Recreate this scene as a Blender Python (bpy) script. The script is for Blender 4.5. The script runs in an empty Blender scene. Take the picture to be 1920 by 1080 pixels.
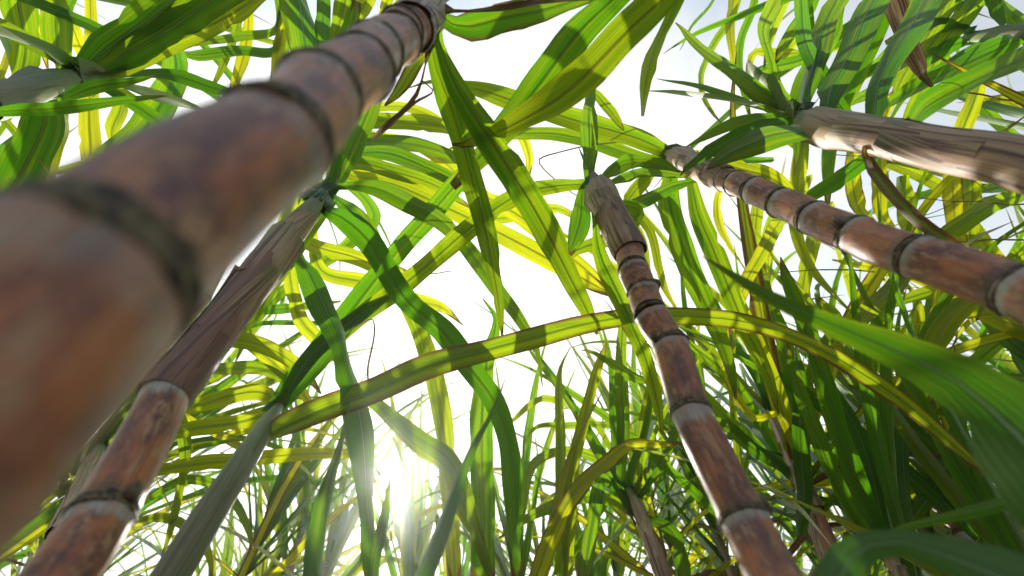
import bpy, math, random
from mathutils import Vector, Matrix, Quaternion
R_ = math.radians
random.seed(11)
scene = bpy.context.scene
C = scene.collection

# ------------------------------------------------------------------ camera
PITCH = math.atan2(4, 3)                       # the lens looks up steeply into the crowns
CAM = Vector((0, 0, 1.15))
FWD = Vector((0, 0.6, 0.8)); UPV = Vector((0, -0.8, 0.6)); RGT = Vector((1, 0, 0))
FPX = 1920 * 16 / 36
cd = bpy.data.cameras.new('camera'); cam = bpy.data.objects.new('camera', cd); C.objects.link(cam)
cam.location = CAM; cam.rotation_euler = (math.pi / 2 + PITCH, 0, 0)
cd.lens = 16; cd.sensor_width = 36; cd.clip_start = 0.01; cd.clip_end = 3000
cd.dof.use_dof = True; cd.dof.focus_distance = 0.80; cd.dof.aperture_fstop = 3.8; cd.dof.aperture_blades = 0
scene.camera = cam

# ------------------------------------------------------------------ sky, sun, exposure
SUN = (FWD + RGT * ((738 - 960) / FPX) + UPV * ((540 - 915) / FPX)).normalized()
elev = math.asin(SUN.z); az = math.atan2(SUN.x, SUN.y)
w = bpy.data.worlds.new('World'); scene.world = w; w.use_nodes = True
nt = w.node_tree; nt.nodes.clear()
def N(t, **k):
    n = nt.nodes.new(t)
    for a, b in k.items():
        if a == 'i':
            for x, y in b.items(): n.inputs[x].default_value = y
        else: setattr(n, a, b)
    return n
def LK(a, b): nt.links.new(a, b)
sky = N('ShaderNodeTexSky', sky_type='NISHITA', sun_disc=False, sun_elevation=elev, sun_rotation=az)
sky.air_density = 1.0; sky.dust_density = 2.0; sky.altitude = 100
tc = N('ShaderNodeTexCoord')
mp = N('ShaderNodeMapping'); mp.inputs['Scale'].default_value = (1.0, 1.0, 1.0); mp.inputs['Location'].default_value = (3.1, 0.4, 1.7)
LK(tc.outputs['Generated'], mp.inputs['Vector'])
nz = N('ShaderNodeTexNoise', i={'Scale': 2.1, 'Detail': 7.0, 'Roughness': 0.55, 'Distortion': 0.3}); LK(mp.outputs[0], nz.inputs['Vector'])
# veil of thin cloud, thickest towards the sun
dt = N('ShaderNodeVectorMath', operation='DOT_PRODUCT'); LK(tc.outputs['Generated'], dt.inputs[0]); dt.inputs[1].default_value = SUN
m1 = N('ShaderNodeMath', operation='MULTIPLY_ADD'); LK(dt.outputs['Value'], m1.inputs[0]); m1.inputs[1].default_value = 0.42; LK(nz.outputs['Fac'], m1.inputs[2])
rp = N('ShaderNodeMapRange', clamp=True); LK(m1.outputs[0], rp.inputs[0])
rp.inputs[1].default_value = 0.52; rp.inputs[2].default_value = 0.80; rp.inputs[3].default_value = 0.38; rp.inputs[4].default_value = 1.0
gl = N('ShaderNodeMapRange', clamp=True); LK(dt.outputs['Value'], gl.inputs[0])
gl.inputs[1].default_value = 0.3; gl.inputs[2].default_value = 1.0; gl.inputs[3].default_value = 4.8; gl.inputs[4].default_value = 10.5
clc = N('ShaderNodeVectorMath', operation='SCALE'); clc.inputs[0].default_value = (0.975, 0.995, 1.0); LK(gl.outputs[0], clc.inputs['Scale'])
mx = N('ShaderNodeMix', data_type='RGBA'); LK(rp.outputs[0], mx.inputs['Factor']); hs_ = N('ShaderNodeVectorMath', operation='SCALE'); hs_.inputs['Scale'].default_value = 2.1; LK(sky.outputs[0], hs_.inputs[0]); ht_ = N('ShaderNodeVectorMath', operation='MULTIPLY'); ht_.inputs[1].default_value = (0.88, 1.07, 1.02); LK(hs_.outputs[0], ht_.inputs[0]); LK(ht_.outputs[0], mx.inputs['A']); LK(clc.outputs[0], mx.inputs['B'])
bg = N('ShaderNodeBackground', i={'Strength': 0.10}); LK(mx.outputs['Result'], bg.inputs['Color'])
wo = N('ShaderNodeOutputWorld'); LK(bg.outputs[0], wo.inputs[0])
sd = bpy.data.lights.new('sun', 'SUN'); sd.energy = 5.0; sd.angle = R_(0.55); sd.color = (1.0, 0.955, 0.87)
so = bpy.data.objects.new('sun', sd); C.objects.link(so); so.rotation_euler = (-SUN).to_track_quat('-Z', 'Y').to_euler()
so.location = SUN * 20
vs = scene.view_settings; vs.view_transform = 'Standard'; vs.look = 'None'; vs.gamma = 1; vs.use_curve_mapping = False; vs.exposure = 0.72
scene.cycles.max_bounces = 8; scene.cycles.transmission_bounces = 6; scene.cycles.diffuse_bounces = 5

# ------------------------------------------------------------------ materials
def material(name):
    global nt
    m = bpy.data.materials.new(name); m.use_nodes = True; nt = m.node_tree; nt.nodes.clear()
    return m
def math_(op, a, b=None, c=None, clamp=False):
    n = N('ShaderNodeMath', operation=op); n.use_clamp = clamp
    for i, x in enumerate((a, b, c)):
        if x is None: continue
        if isinstance(x, (int, float)): n.inputs[i].default_value = x
        else: LK(x, n.inputs[i])
    return n.outputs[0]
def rng(v, a, b, c=0.0, d=1.0, smooth=True):
    n = N('ShaderNodeMapRange', clamp=True)
    if smooth: n.interpolation_type = 'SMOOTHSTEP'
    LK(v, n.inputs[0])
    for i, x in zip((1, 2, 3, 4), (a, b, c, d)): n.inputs[i].default_value = x
    return n.outputs[0]
def mixc(f, a, b):
    n = N('ShaderNodeMix', data_type='RGBA')
    if isinstance(f, (int, float)): n.inputs['Factor'].default_value = f
    else: LK(f, n.inputs['Factor'])
    for s, x in (('A', a), ('B', b)):
        if isinstance(x, tuple): n.inputs[s].default_value = (*x, 1)
        else: LK(x, n.inputs[s])
    return n.outputs['Result']
def scalec(c, f):
    n = N('ShaderNodeVectorMath', operation='SCALE'); LK(c, n.inputs[0])
    if isinstance(f, (int, float)): n.inputs['Scale'].default_value = f
    else: LK(f, n.inputs['Scale'])
    return n.outputs[0]
def uvs():
    t = N('ShaderNodeUVMap', uv_map='uv'); s = N('ShaderNodeSeparateXYZ'); LK(t.outputs[0], s.inputs[0])
    return s.outputs[0], s.outputs[1]
def comb(x, y, z):
    n = N('ShaderNodeCombineXYZ')
    for i, v in enumerate((x, y, z)):
        if isinstance(v, (int, float)): n.inputs[i].default_value = v
        else: LK(v, n.inputs[i])
    return n.outputs[0]
def noise(vec, scale, detail=3, rough=0.5):
    n = N('ShaderNodeTexNoise', i={'Scale': scale, 'Detail': detail, 'Roughness': rough}); LK(vec, n.inputs['Vector'])
    return n.outputs['Fac']
def bump(h, strength, dist):
    n = N('ShaderNodeBump', i={'Strength': strength, 'Distance': dist}); LK(h, n.inputs['Height']); return n.outputs[0]

def leaf_material():
    m = material('cane_leaf')
    u, v = uvs()
    oi = N('ShaderNodeObjectInfo'); sp = N('ShaderNodeSeparateColor'); LK(oi.outputs['Color'], sp.inputs[0])
    yel, brn, wax = sp.outputs[0], sp.outputs[1], sp.outputs[2]
    rnd = oi.outputs['Random']; r10 = math_('MULTIPLY', rnd, 37.0)
    a = math_('ABSOLUTE', math_('MULTIPLY_ADD', u, 2.0, -1.0))
    streak = noise(comb(math_('MULTIPLY', u, 60.0), math_('MULTIPLY', v, 1.6), r10), 1.0, 4, 0.7)
    band = noise(comb(math_('MULTIPLY', u, 6.0), math_('MULTIPLY', v, 1.3), r10), 1.0, 2)
    blot = noise(comb(math_('MULTIPLY', u, 3.0), math_('MULTIPLY', v, 9.0), r10), 1.0, 4)
    fleck = noise(comb(math_('MULTIPLY', u, 30.0), math_('MULTIPLY', v, 40.0), r10), 1.0, 2)
    vein = math_('SINE', math_('MULTIPLY', u, 2 * math.pi * 11))
    rib = rng(a, 0.03, 0.15, 1.0, 0.0); ribt = rng(a, 0.025, 0.055, 1.0, 0.0)
    # yellowing: the object's own amount, stronger to the tip and the margins
    y = math_('ADD', math_('MULTIPLY_ADD', yel, 1.0, -0.05), math_('MULTIPLY', math_('SUBTRACT', band, 0.5), 1.2))
    y = math_('ADD', y, math_('MULTIPLY', math_('SUBTRACT', rnd, 0.5), 0.18))
    y = math_('ADD', y, math_('MULTIPLY', math_('MULTIPLY', v, v), 0.22))
    y = math_('ADD', y, math_('MULTIPLY', math_('MULTIPLY', a, yel), 0.35), clamp=True)
    # dead tissue along edges, at the tip and in streaks
    e = math_('ADD', math_('MULTIPLY', a, 0.55), math_('MULTIPLY', streak, 0.75))
    e = math_('ADD', e, math_('MULTIPLY', blot, 0.35))
    e = math_('ADD', e, math_('MULTIPLY', brn, 0.75))
    e = math_('ADD', e, rng(v, 0.89, 1.0, 0.0, 0.62))
    dead = rng(e, 1.22, 1.36)
    spots = math_('MULTIPLY', rng(fleck, 0.69, 0.75), rng(brn, 0.02, 0.3, 0.40, 0.9))
    dead = math_('MAXIMUM', dead, spots)
    tcol = mixc(y, (0.105, 0.320, 0.004), (0.64, 0.62, 0.010))
    shade = math_('ADD', math_('MULTIPLY_ADD', streak, 1.25, 0.33), math_('MULTIPLY', vein, 0.07))
    dline = math_('MULTIPLY_ADD', rng(streak, 0.33, 0.43, 1.0, 0.0), -0.62, 1.0); tcol = scalec(scalec(tcol, shade), dline)
    tcol = mixc(dead, tcol, (0.24, 0.11, 0.03))
    rcol = mixc(y, (0.030, 0.082, 0.012), (0.14, 0.16, 0.022))
    rcol = mixc(math_('MULTIPLY', wax, 0.8), rcol, (0.075, 0.130, 0.080))
    rcol = scalec(rcol, math_('MULTIPLY_ADD', streak, 1.0, 0.5))
    rcol = mixc(math_('MULTIPLY', ribt, 0.65), rcol, (0.36, 0.44, 0.25))
    rcol = mixc(math_('SUBTRACT', 1.0, oi.outputs['Alpha']), rcol, (0.36, 0.35, 0.23))  # low alpha paints sunlit beige into the leaf colour
    rcol = mixc(dead, rcol, (0.16, 0.085, 0.04))
    nb = bump(math_('ADD', math_('MULTIPLY', vein, 0.4), streak), 0.28, 0.0006)
    d = N('ShaderNodeBsdfDiffuse'); LK(rcol, d.inputs['Color']); LK(nb, d.inputs['Normal'])
    t = N('ShaderNodeBsdfTranslucent'); LK(tcol, t.inputs['Color']); LK(nb, t.inputs['Normal'])
    g = N('ShaderNodeBsdfGlossy', i={'Roughness': 0.5, 'Color': (0.9, 0.95, 0.85, 1)}); LK(nb, g.inputs['Normal'])
    ts = N('ShaderNodeMixShader'); LK(d.outputs[0], ts.inputs[1]); LK(t.outputs[0], ts.inputs[2])
    tf = math_('MULTIPLY_ADD', rib, -0.36, 0.56)
    tf = math_('MULTIPLY', tf, math_('MULTIPLY_ADD', dead, -0.45, 1.0))
    tf = math_('MULTIPLY', tf, math_('MULTIPLY_ADD', wax, -0.35, 1.0)); LK(tf, ts.inputs[0])
    fr = N('ShaderNodeFresnel', i={'IOR': 1.42})
    gs = N('ShaderNodeMixShader'); LK(math_('MULTIPLY', math_('MINIMUM', fr.outputs[0], 0.30), math_('MULTIPLY_ADD', wax, 0.35, 0.62)), gs.inputs[0]); LK(ts.outputs[0], gs.inputs[1]); LK(g.outputs[0], gs.inputs[2])
    o = N('ShaderNodeOutputMaterial'); LK(gs.outputs[0], o.inputs[0])
    return m

def dry_leaf_material():
    m = material('dry_leaf'); u, v = uvs(); oi = N('ShaderNodeObjectInfo'); r = math_('MULTIPLY', oi.outputs['Random'], 31.0)
    s = noise(comb(math_('MULTIPLY', u, 30.0), math_('MULTIPLY', v, 2.0), r), 1.0, 4, 0.65)
    b = noise(comb(math_('MULTIPLY', u, 3.0), math_('MULTIPLY', v, 6.0), r), 1.0, 3)
    c = mixc(rng(s, 0.35, 0.68), (0.07, 0.035, 0.018), (0.34, 0.21, 0.12))
    c = mixc(rng(b, 0.5, 0.75), c, (0.42, 0.33, 0.20))
    d = N('ShaderNodeBsdfDiffuse'); LK(c, d.inputs[0]); nb = bump(s, 0.5, 0.001); LK(nb, d.inputs['Normal'])
    t = N('ShaderNodeBsdfTranslucent'); LK(scalec(c, 1.1), t.inputs[0])
    x = N('ShaderNodeMixShader', i={0: 0.3}); LK(d.outputs[0], x.inputs[1]); LK(t.outputs[0], x.inputs[2])
    o = N('ShaderNodeOutputMaterial'); LK(x.outputs[0], o.inputs[0]); return m

def cane_material():
    m = material('cane_rind'); u, v = uvs(); oi = N('ShaderNodeObjectInfo'); r = math_('MULTIPLY', oi.outputs['Random'], 53.0)
    g = N('ShaderNodeTexCoord'); sp = N('ShaderNodeSeparateColor'); LK(oi.outputs['Color'], sp.inputs[0])
    cu = math_('COSINE', math_('MULTIPLY', u, 2 * math.pi)); su = math_('SINE', math_('MULTIPLY', u, 2 * math.pi))
    def nz3(ks, kv, det=3, ro=0.55):
        return noise(comb(math_('MULTIPLY_ADD', cu, ks, r), math_('MULTIPLY', su, ks), math_('MULTIPLY', v, kv)), 1.0, det, ro)
    big = nz3(1.1, 2.2); blot = nz3(2.6, 4.5, 5, 0.65); fine = nz3(10.0, 2.4, 5, 0.75); speck = nz3(15.0, 30.0, 2)
    crack = nz3(20.0, 0.9, 3, 0.6); mould = nz3(4.5, 7.0, 5, 0.75)
    c = mixc(rng(big, 0.36, 0.62), (0.17, 0.045, 0.028), (0.52, 0.175, 0.070))
    c = mixc(rng(blot, 0.50, 0.66), c, (0.54, 0.29, 0.15))
    c = mixc(math_('MULTIPLY', rng(fine, 0.50, 0.66), 0.42), c, (0.14, 0.045, 0.030))
    c = mixc(math_('MULTIPLY', rng(crack, 0.36, 0.42, 1.0, 0.0), 0.75), c, (0.05, 0.025, 0.02))
    c = mixc(math_('MULTIPLY', rng(mould, 0.60, 0.68), math_('MULTIPLY_ADD', oi.outputs['Random'], 0.7, 0.05)), c, (0.045, 0.030, 0.026))
    c = mixc(math_('MULTIPLY', rng(speck, 0.66, 0.72), 0.7), c, (0.50, 0.42, 0.34))
    # bloom: a pale waxy belt under the upper node, dusting elsewhere
    edge = math_('ADD', math_('ADD', v, math_('MULTIPLY', math_('SUBTRACT', oi.outputs['Random'], 0.5), 0.10)), math_('MULTIPLY', math_('SUBTRACT', blot, 0.5), 0.25))
    belt = rng(edge, 0.80, 0.93, 0.0, 1.0)
    belt = math_('MULTIPLY', belt, math_('MULTIPLY_ADD', rng(fine, 0.35, 0.6), 0.6, 0.3), clamp=True); belt = math_('MULTIPLY', belt, math_('SUBTRACT', 1.0, sp.outputs[1]))
    dust = math_('MULTIPLY', rng(big, 0.3, 0.7, 0.55, 0.0), sp.outputs[0])
    c = mixc(dust, c, (0.25, 0.21, 0.20))
    c = mixc(belt, c, (0.46, 0.47, 0.43))
    low = rng(edge, 0.02, 0.13, 1.0, 0.0)
    c = mixc(math_('MULTIPLY', low, 0.6), c, (0.10, 0.075, 0.040))
    p = N('ShaderNodeBsdfPrincipled'); LK(c, p.inputs['Base Color']); LK(rng(blot, 0.3, 0.7, 0.30, 0.5), p.inputs['Roughness'])
    p.inputs['Specular IOR Level'].default_value = 0.45
    LK(bump(math_('ADD', math_('MULTIPLY', fine, 0.5), crack), 0.35, 0.0008), p.inputs['Normal'])
    o = N('ShaderNodeOutputMaterial'); LK(p.outputs[0], o.inputs[0]); return m

def node_material():
    m = material('cane_node'); u, v = uvs()
    cu = math_('COSINE', math_('MULTIPLY', u, 2 * math.pi)); su = math_('SINE', math_('MULTIPLY', u, 2 * math.pi))
    n1 = noise(comb(math_('MULTIPLY', cu, 6.0), math_('MULTIPLY', su, 6.0), math_('MULTIPLY', v, 2.5)), 1.0, 4)
    vo = N('ShaderNodeTexVoronoi', i={'Scale': 1.0}); LK(comb(math_('MULTIPLY', cu, 7.0), math_('MULTIPLY', su, 7.0), math_('MULTIPLY', v, 5.0)), vo.inputs['Vector'])
    c = mixc(rng(n1, 0.4, 0.62), (0.040, 0.026, 0.017), (0.20, 0.15, 0.08))
    c = mixc(math_('MULTIPLY', rng(vo.outputs['Distance'], 0.12, 0.22, 1.0, 0.0), 0.7), c, (0.34, 0.27, 0.15))
    p = N('ShaderNodeBsdfPrincipled', i={'Roughness': 0.7}); LK(c, p.inputs['Base Color'])
    LK(bump(n1, 0.7, 0.0012), p.inputs['Normal'])
    o = N('ShaderNodeOutputMaterial'); LK(p.outputs[0], o.inputs[0]); return m

def sheath_material(name, c0, c1, c2, stain):
    m = material(name); u, v = uvs(); oi = N('ShaderNodeObjectInfo'); r = math_('MULTIPLY', oi.outputs['Random'], 41.0)
    cu = math_('MULTIPLY_ADD', math_('COSINE', math_('MULTIPLY', u, 2 * math.pi)), 1.0, r); su = math_('SINE', math_('MULTIPLY', u, 2 * math.pi))
    def n3(ks, kv, det=3, ro=0.6): return noise(comb(math_('MULTIPLY', cu, ks), math_('MULTIPLY', su, ks), math_('MULTIPLY', v, kv)), 1.0, det, ro)
    sp = N('ShaderNodeSeparateColor'); LK(oi.outputs['Color'], sp.inputs[0])
    fine = n3(20.0, 0.7, 4, 0.65); mid = n3(6.0, 0.9, 4, 0.7); big = n3(1.5, 2.4, 3); st = n3(4.2, 0.8, 5, 0.65); spk = n3(18.0, 14.0, 2)
    c = mixc(rng(mid, 0.12, 0.60), c0, c1)
    c = mixc(rng(big, 0.42, 0.62), c, c2)
    c = mixc(math_('MULTIPLY', rng(fine, 0.34, 0.46, 1.0, 0.0), 0.12), c, c0)
    c = mixc(math_('MULTIPLY', math_('MULTIPLY', sp.outputs[0], 0.8), rng(math_('MULTIPLY_ADD', st, 0.7, v), 0.55, 0.85, 1.0, 0.0)), c, (0.23, 0.095, 0.075))
    pur = math_('MULTIPLY', rng(oi.outputs['Random'], 0.3, 0.9), stain)
    c = mixc(math_('MULTIPLY', rng(math_('MULTIPLY_ADD', pur, 0.12, st), 0.56, 0.63), stain), c, (0.085, 0.038, 0.034))
    c = mixc(math_('MULTIPLY', rng(math_('MULTIPLY_ADD', mid, 0.35, v), 0.62, 1.05), 0.85), c, (0.20, 0.245, 0.11))
    c = mixc(math_('MULTIPLY', rng(spk, 0.66, 0.72), 0.6), c, (0.07, 0.045, 0.03))
    d = N('ShaderNodeBsdfPrincipled', i={'Roughness': 0.55}); LK(c, d.inputs['Base Color'])
    LK(bump(math_('ADD', math_('MULTIPLY', fine, .5), mid), 0.35, 0.0008), d.inputs['Normal'])
    o = N('ShaderNodeOutputMaterial'); LK(d.outputs[0], o.inputs[0]); return m

def soil_material():
    m = material('soil'); t = N('ShaderNodeTexCoord'); a = noise(t.outputs['Object'], 3.0, 6, 0.65); b = noise(t.outputs['Object'], 40.0, 4)
    c = mixc(rng(a, 0.35, 0.65), (0.045, 0.030, 0.019), (0.10, 0.072, 0.045)); c = mixc(rng(b, 0.5, 0.7), c, (0.20, 0.16, 0.09))
    p = N('ShaderNodeBsdfPrincipled', i={'Roughness': 0.95}); LK(c, p.inputs['Base Color']); LK(bump(b, 0.6, 0.02), p.inputs['Normal'])
    o = N('ShaderNodeOutputMaterial'); LK(p.outputs[0], o.inputs[0]); return m

M_LEAF = leaf_material(); M_DRY = dry_leaf_material(); M_CANE = cane_material(); M_NODE = node_material()
M_SHEATH = sheath_material('dry_sheath', (0.24, 0.120, 0.070), (0.56, 0.385, 0.235), (0.38, 0.235, 0.140), 0.8)
M_SHGREEN = sheath_material('green_sheath', (0.10, 0.12, 0.060), (0.23, 0.22, 0.125), (0.15, 0.19, 0.09), 0.45)
M_SOIL = soil_material()

# ------------------------------------------------------------------ helpers
def P(x, y, z):
    "the place seen at photo position x, y, z metres deep along the lens axis"
    return CAM + (FWD + RGT * ((x - 960) / FPX) + UPV * ((540 - y) / FPX)) * z
def tag(o, label=None, cat=None, group=None, kind=None):
    for k, v in (('label', label), ('category', cat), ('group', group), ('kind', kind)):
        if v: o[k] = v
    return o
def mesh_obj(name, verts, faces, uvl, mat, parent=None, smooth=True):
    me = bpy.data.meshes.new(name); me.from_pydata([tuple(p) for p in verts], [], faces)
    ul = me.uv_layers.new(name='uv')
    li = 0
    flat = []
    for fi, f in enumerate(faces):
        for k, vi in enumerate(f):
            q = uvl(fi, k, vi); flat += [q[0], q[1]]
    ul.data.foreach_set('uv', flat)
    if smooth: me.polygons.foreach_set('use_smooth', [True] * len(faces))
    me.materials.append(mat); me.update()
    o = bpy.data.objects.new(name, me); C.objects.link(o)
    if parent: o.parent = parent; o.matrix_parent_inverse = Matrix.Translation(-parent.location)
    return o
def catmull(pts, n):
    "pts: list of equal-length tuples or Vectors; n samples by chord length"
    pts = [tuple(p) for p in pts]; m = len(pts)
    if m == 2: pts = [pts[0], tuple((a + b) / 2 for a, b in zip(*pts)), pts[1]]; m = 3
    k = [0.0]
    for i in range(1, m): k.append(k[-1] + max(1e-6, math.dist(pts[i][:3], pts[i - 1][:3])))
    out = []
    for j in range(n):
        t = k[-1] * j / (n - 1); i = 0
        while i < m - 2 and t > k[i + 1]: i += 1
        h = k[i + 1] - k[i]; s = (t - k[i]) / h
        def tan(q):
            if q == 0: return [(b - a) / (k[1] - k[0]) for a, b in zip(pts[0], pts[1])]
            if q == m - 1: return [(b - a) / (k[-1] - k[-2]) for a, b in zip(pts[-2], pts[-1])]
            return [(b - a) / (k[q + 1] - k[q - 1]) for a, b in zip(pts[q - 1], pts[q + 1])]
        t0, t1 = tan(i), tan(i + 1); s2, s3 = s * s, s * s * s
        out.append(tuple((2*s3 - 3*s2 + 1) * a + (s3 - 2*s2 + s) * h * c + (-2*s3 + 3*s2) * b + (s3 - s2) * h * d
                         for a, b, c, d in zip(pts[i], pts[i + 1], t0, t1)))
    return out

def tube(name, rings, mat, parent, sides=20, rfun=None, caps=False):
    "rings: (point, radius, v); cross-section may be modulated by rfun(angle, v)"
    vs_, fs = [], []; n = len(rings); uvv = []
    ref = None
    for i, (p, r, v) in enumerate(rings):
        a = Vector(rings[max(0, i - 1)][0]); b = Vector(rings[min(n - 1, i + 1)][0]); t = (b - a).normalized()
        if ref is None: ref = t.orthogonal().normalized()
        ref = (ref - t * ref.dot(t)).normalized(); bi = t.cross(ref)
        for k in range(sides):
            an = 2 * math.pi * k / sides; rr = r * (rfun(an, v) if rfun else 1)
            vs_.append(Vector(p) + (ref * math.cos(an) + bi * math.sin(an)) * rr)
        uvv.append(v)
    for i in range(n - 1):
        for k in range(sides):
            fs.append((i * sides + k, i * sides + (k + 1) % sides, (i + 1) * sides + (k + 1) % sides, (i + 1) * sides + k))
    nq = len(fs)
    if caps:
        fs.append(tuple(range(sides - 1, -1, -1))); fs.append(tuple((n - 1) * sides + k for k in range(sides)))
    def uv(fi, k, vi):
        if fi >= nq: return (0.5, 0.5)
        row, col = divmod(fi, sides)
        return ((col + (1 if k in (1, 2) else 0)) / sides, uvv[row + (1 if k in (2, 3) else 0)])
    return mesh_obj(name, vs_, fs, uv, mat, parent)

def leaf_mesh(name, path, mat, parent, roll=(0, 0), fold=0.22, ripple=0.10, seed=0, eye=None, seg=None, across=6, px=True, twist=None, split=0.0):
    """a blade along path of (x, y, z, width); the flat of it is turned about its own axis by roll (degrees)
    from facing eye (or from facing down, when eye is None)"""
    rn = random.Random(seed)
    ln = sum(math.dist(path[i][:3], path[i - 1][:3]) for i in range(1, len(path)))
    n = seg or max(14, min(54, int(ln / 0.017)))
    s = catmull(path, n); wd = [max(0.0004, q[3]) * (1 + 0.05 * math.sin(9.0 * j / n + seed) + 0.04 * math.sin(23.0 * j / n + seed * 2)) for j, q in enumerate(s)]
    wig = 0.0022 * min(1.0, ln / .4); pts = [Vector(q[:3]) + Vector((math.sin(seed + 11.0 * j / n), math.sin(seed * 3 + 13.0 * j / n), math.sin(seed * 5 + 17.0 * j / n))) * wig * min(1, 4 * j / n) for j, q in enumerate(s)]
    T = [(pts[min(n - 1, i + 1)] - pts[max(0, i - 1)]).normalized() for i in range(n)]
    Nn = []
    for i in range(n):
        d = ((eye - pts[i]) if eye is not None else Vector((0, 0, -1)))
        d = d - T[i] * d.dot(T[i])
        if d.length < 1e-4: d = Nn[-1] if Nn else T[i].orthogonal()
        d.normalize()
        if Nn and d.dot(Nn[-1]) < 0 and eye is None: d = -d
        Nn.append(d)
    for _ in range(4):
        Nn = [(Nn[max(0, i - 1)] + Nn[i] * 2 + Nn[min(n - 1, i + 1)]).normalized() for i in range(n)]
    k1, p1, k2, p2 = rn.uniform(5, 9), rn.uniform(0, 6), rn.uniform(5, 9), rn.uniform(0, 6)
    q1, q2 = rn.uniform(0, 6), rn.uniform(0, 6)
    ra = rn.uniform(5, 14) if px else rn.uniform(5, 20); rk = rn.uniform(1.0, 2.5)
    fold *= rn.uniform(0.6, 1.3); torn = [(rn.uniform(.25, .95), rn.choice((-1, 1)), rn.uniform(.06, .22)) for _ in range(rn.choice((0, 1, 2, 3)))]
    vs_, fs = [], []
    for i in range(n):
        v = i / (n - 1); r = R_(roll[0] + (roll[1] - roll[0]) * v + ra * math.sin(rk * math.pi * v + q1))
        nn = (Nn[i] - T[i] * Nn[i].dot(T[i])).normalized(); nn = Matrix.Rotation(r, 3, T[i]) @ nn; sd_ = T[i].cross(nn)
        wdt = wd[i] / max(0.5, math.cos(r)) if px else wd[i]
        fo = fold * (1.5 * (1 - v) ** 3 + 0.7) + 0.9 * max(0, 1 - v / 0.09)
        for k in range(across + 1):
            a = -1 + 2 * k / across
            e = 1 + 0.035 * math.sin((k1 if a < 0 else k2) * 5 * v + q2) * abs(a)
            rip = ripple * abs(a) ** 2 * math.sin(((k1 if a < 0 else k2) * 1.9) * v * (ln / 0.6) + (p1 if a < 0 else p2))
            off = wdt * (fo * (abs(a) ** 1.15 - 0.5) * 0.5 + rip)
            for tv, ts, td in torn:
                if a * ts > 0.9 and abs(v - tv) < 0.6 / n: e *= 1 - td * 1.6
            vs_.append(pts[i] + sd_ * (a * wdt * 0.5 * e) - nn * off)
    w1 = across + 1
    uvt = []
    for i in range(n - 1):
        for k in range(across):
            fs.append((i * w1 + k, i * w1 + k + 1, (i + 1) * w1 + k + 1, (i + 1) * w1 + k))
    sc_ = ln / 0.8
    def uv(fi, k, vi):
        i, j = divmod(vi, w1); return (j / across, i / (n - 1))
    return mesh_obj(name, vs_, fs, uv, mat, parent)

def to_ground(p, drift=0.04, seed=0):
    "points from p down to the soil, nearly plumb"
    rn = random.Random(seed); a = rn.uniform(0, 6.28)
    return [p, p + Vector((drift * 0.4 * math.cos(a), drift * 0.4 * math.sin(a), -p.z * 0.5)), Vector((p.x + drift * math.cos(a), p.y + drift * math.sin(a), -0.03))]

def bud(parent, p, out, up, r):
    out = (out - up * out.dot(up)).normalized(); sdv = up.cross(out); rings = []
    for v, wd_, h in ((0, 0.30, -0.30), (0.25, 0.42, 0.05), (0.55, 0.34, 0.4), (0.8, 0.18, 0.68), (1, 0.03, 0.9)):
        rings.append((p + out * r * (0.90 + 0.14 * math.sin(math.pi * min(1, v + 0.1))) + up * r * h * .75, r * wd_ * .62, v))
    return tube('bud', rings, M_NODE, parent, 8, caps=True)

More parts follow.
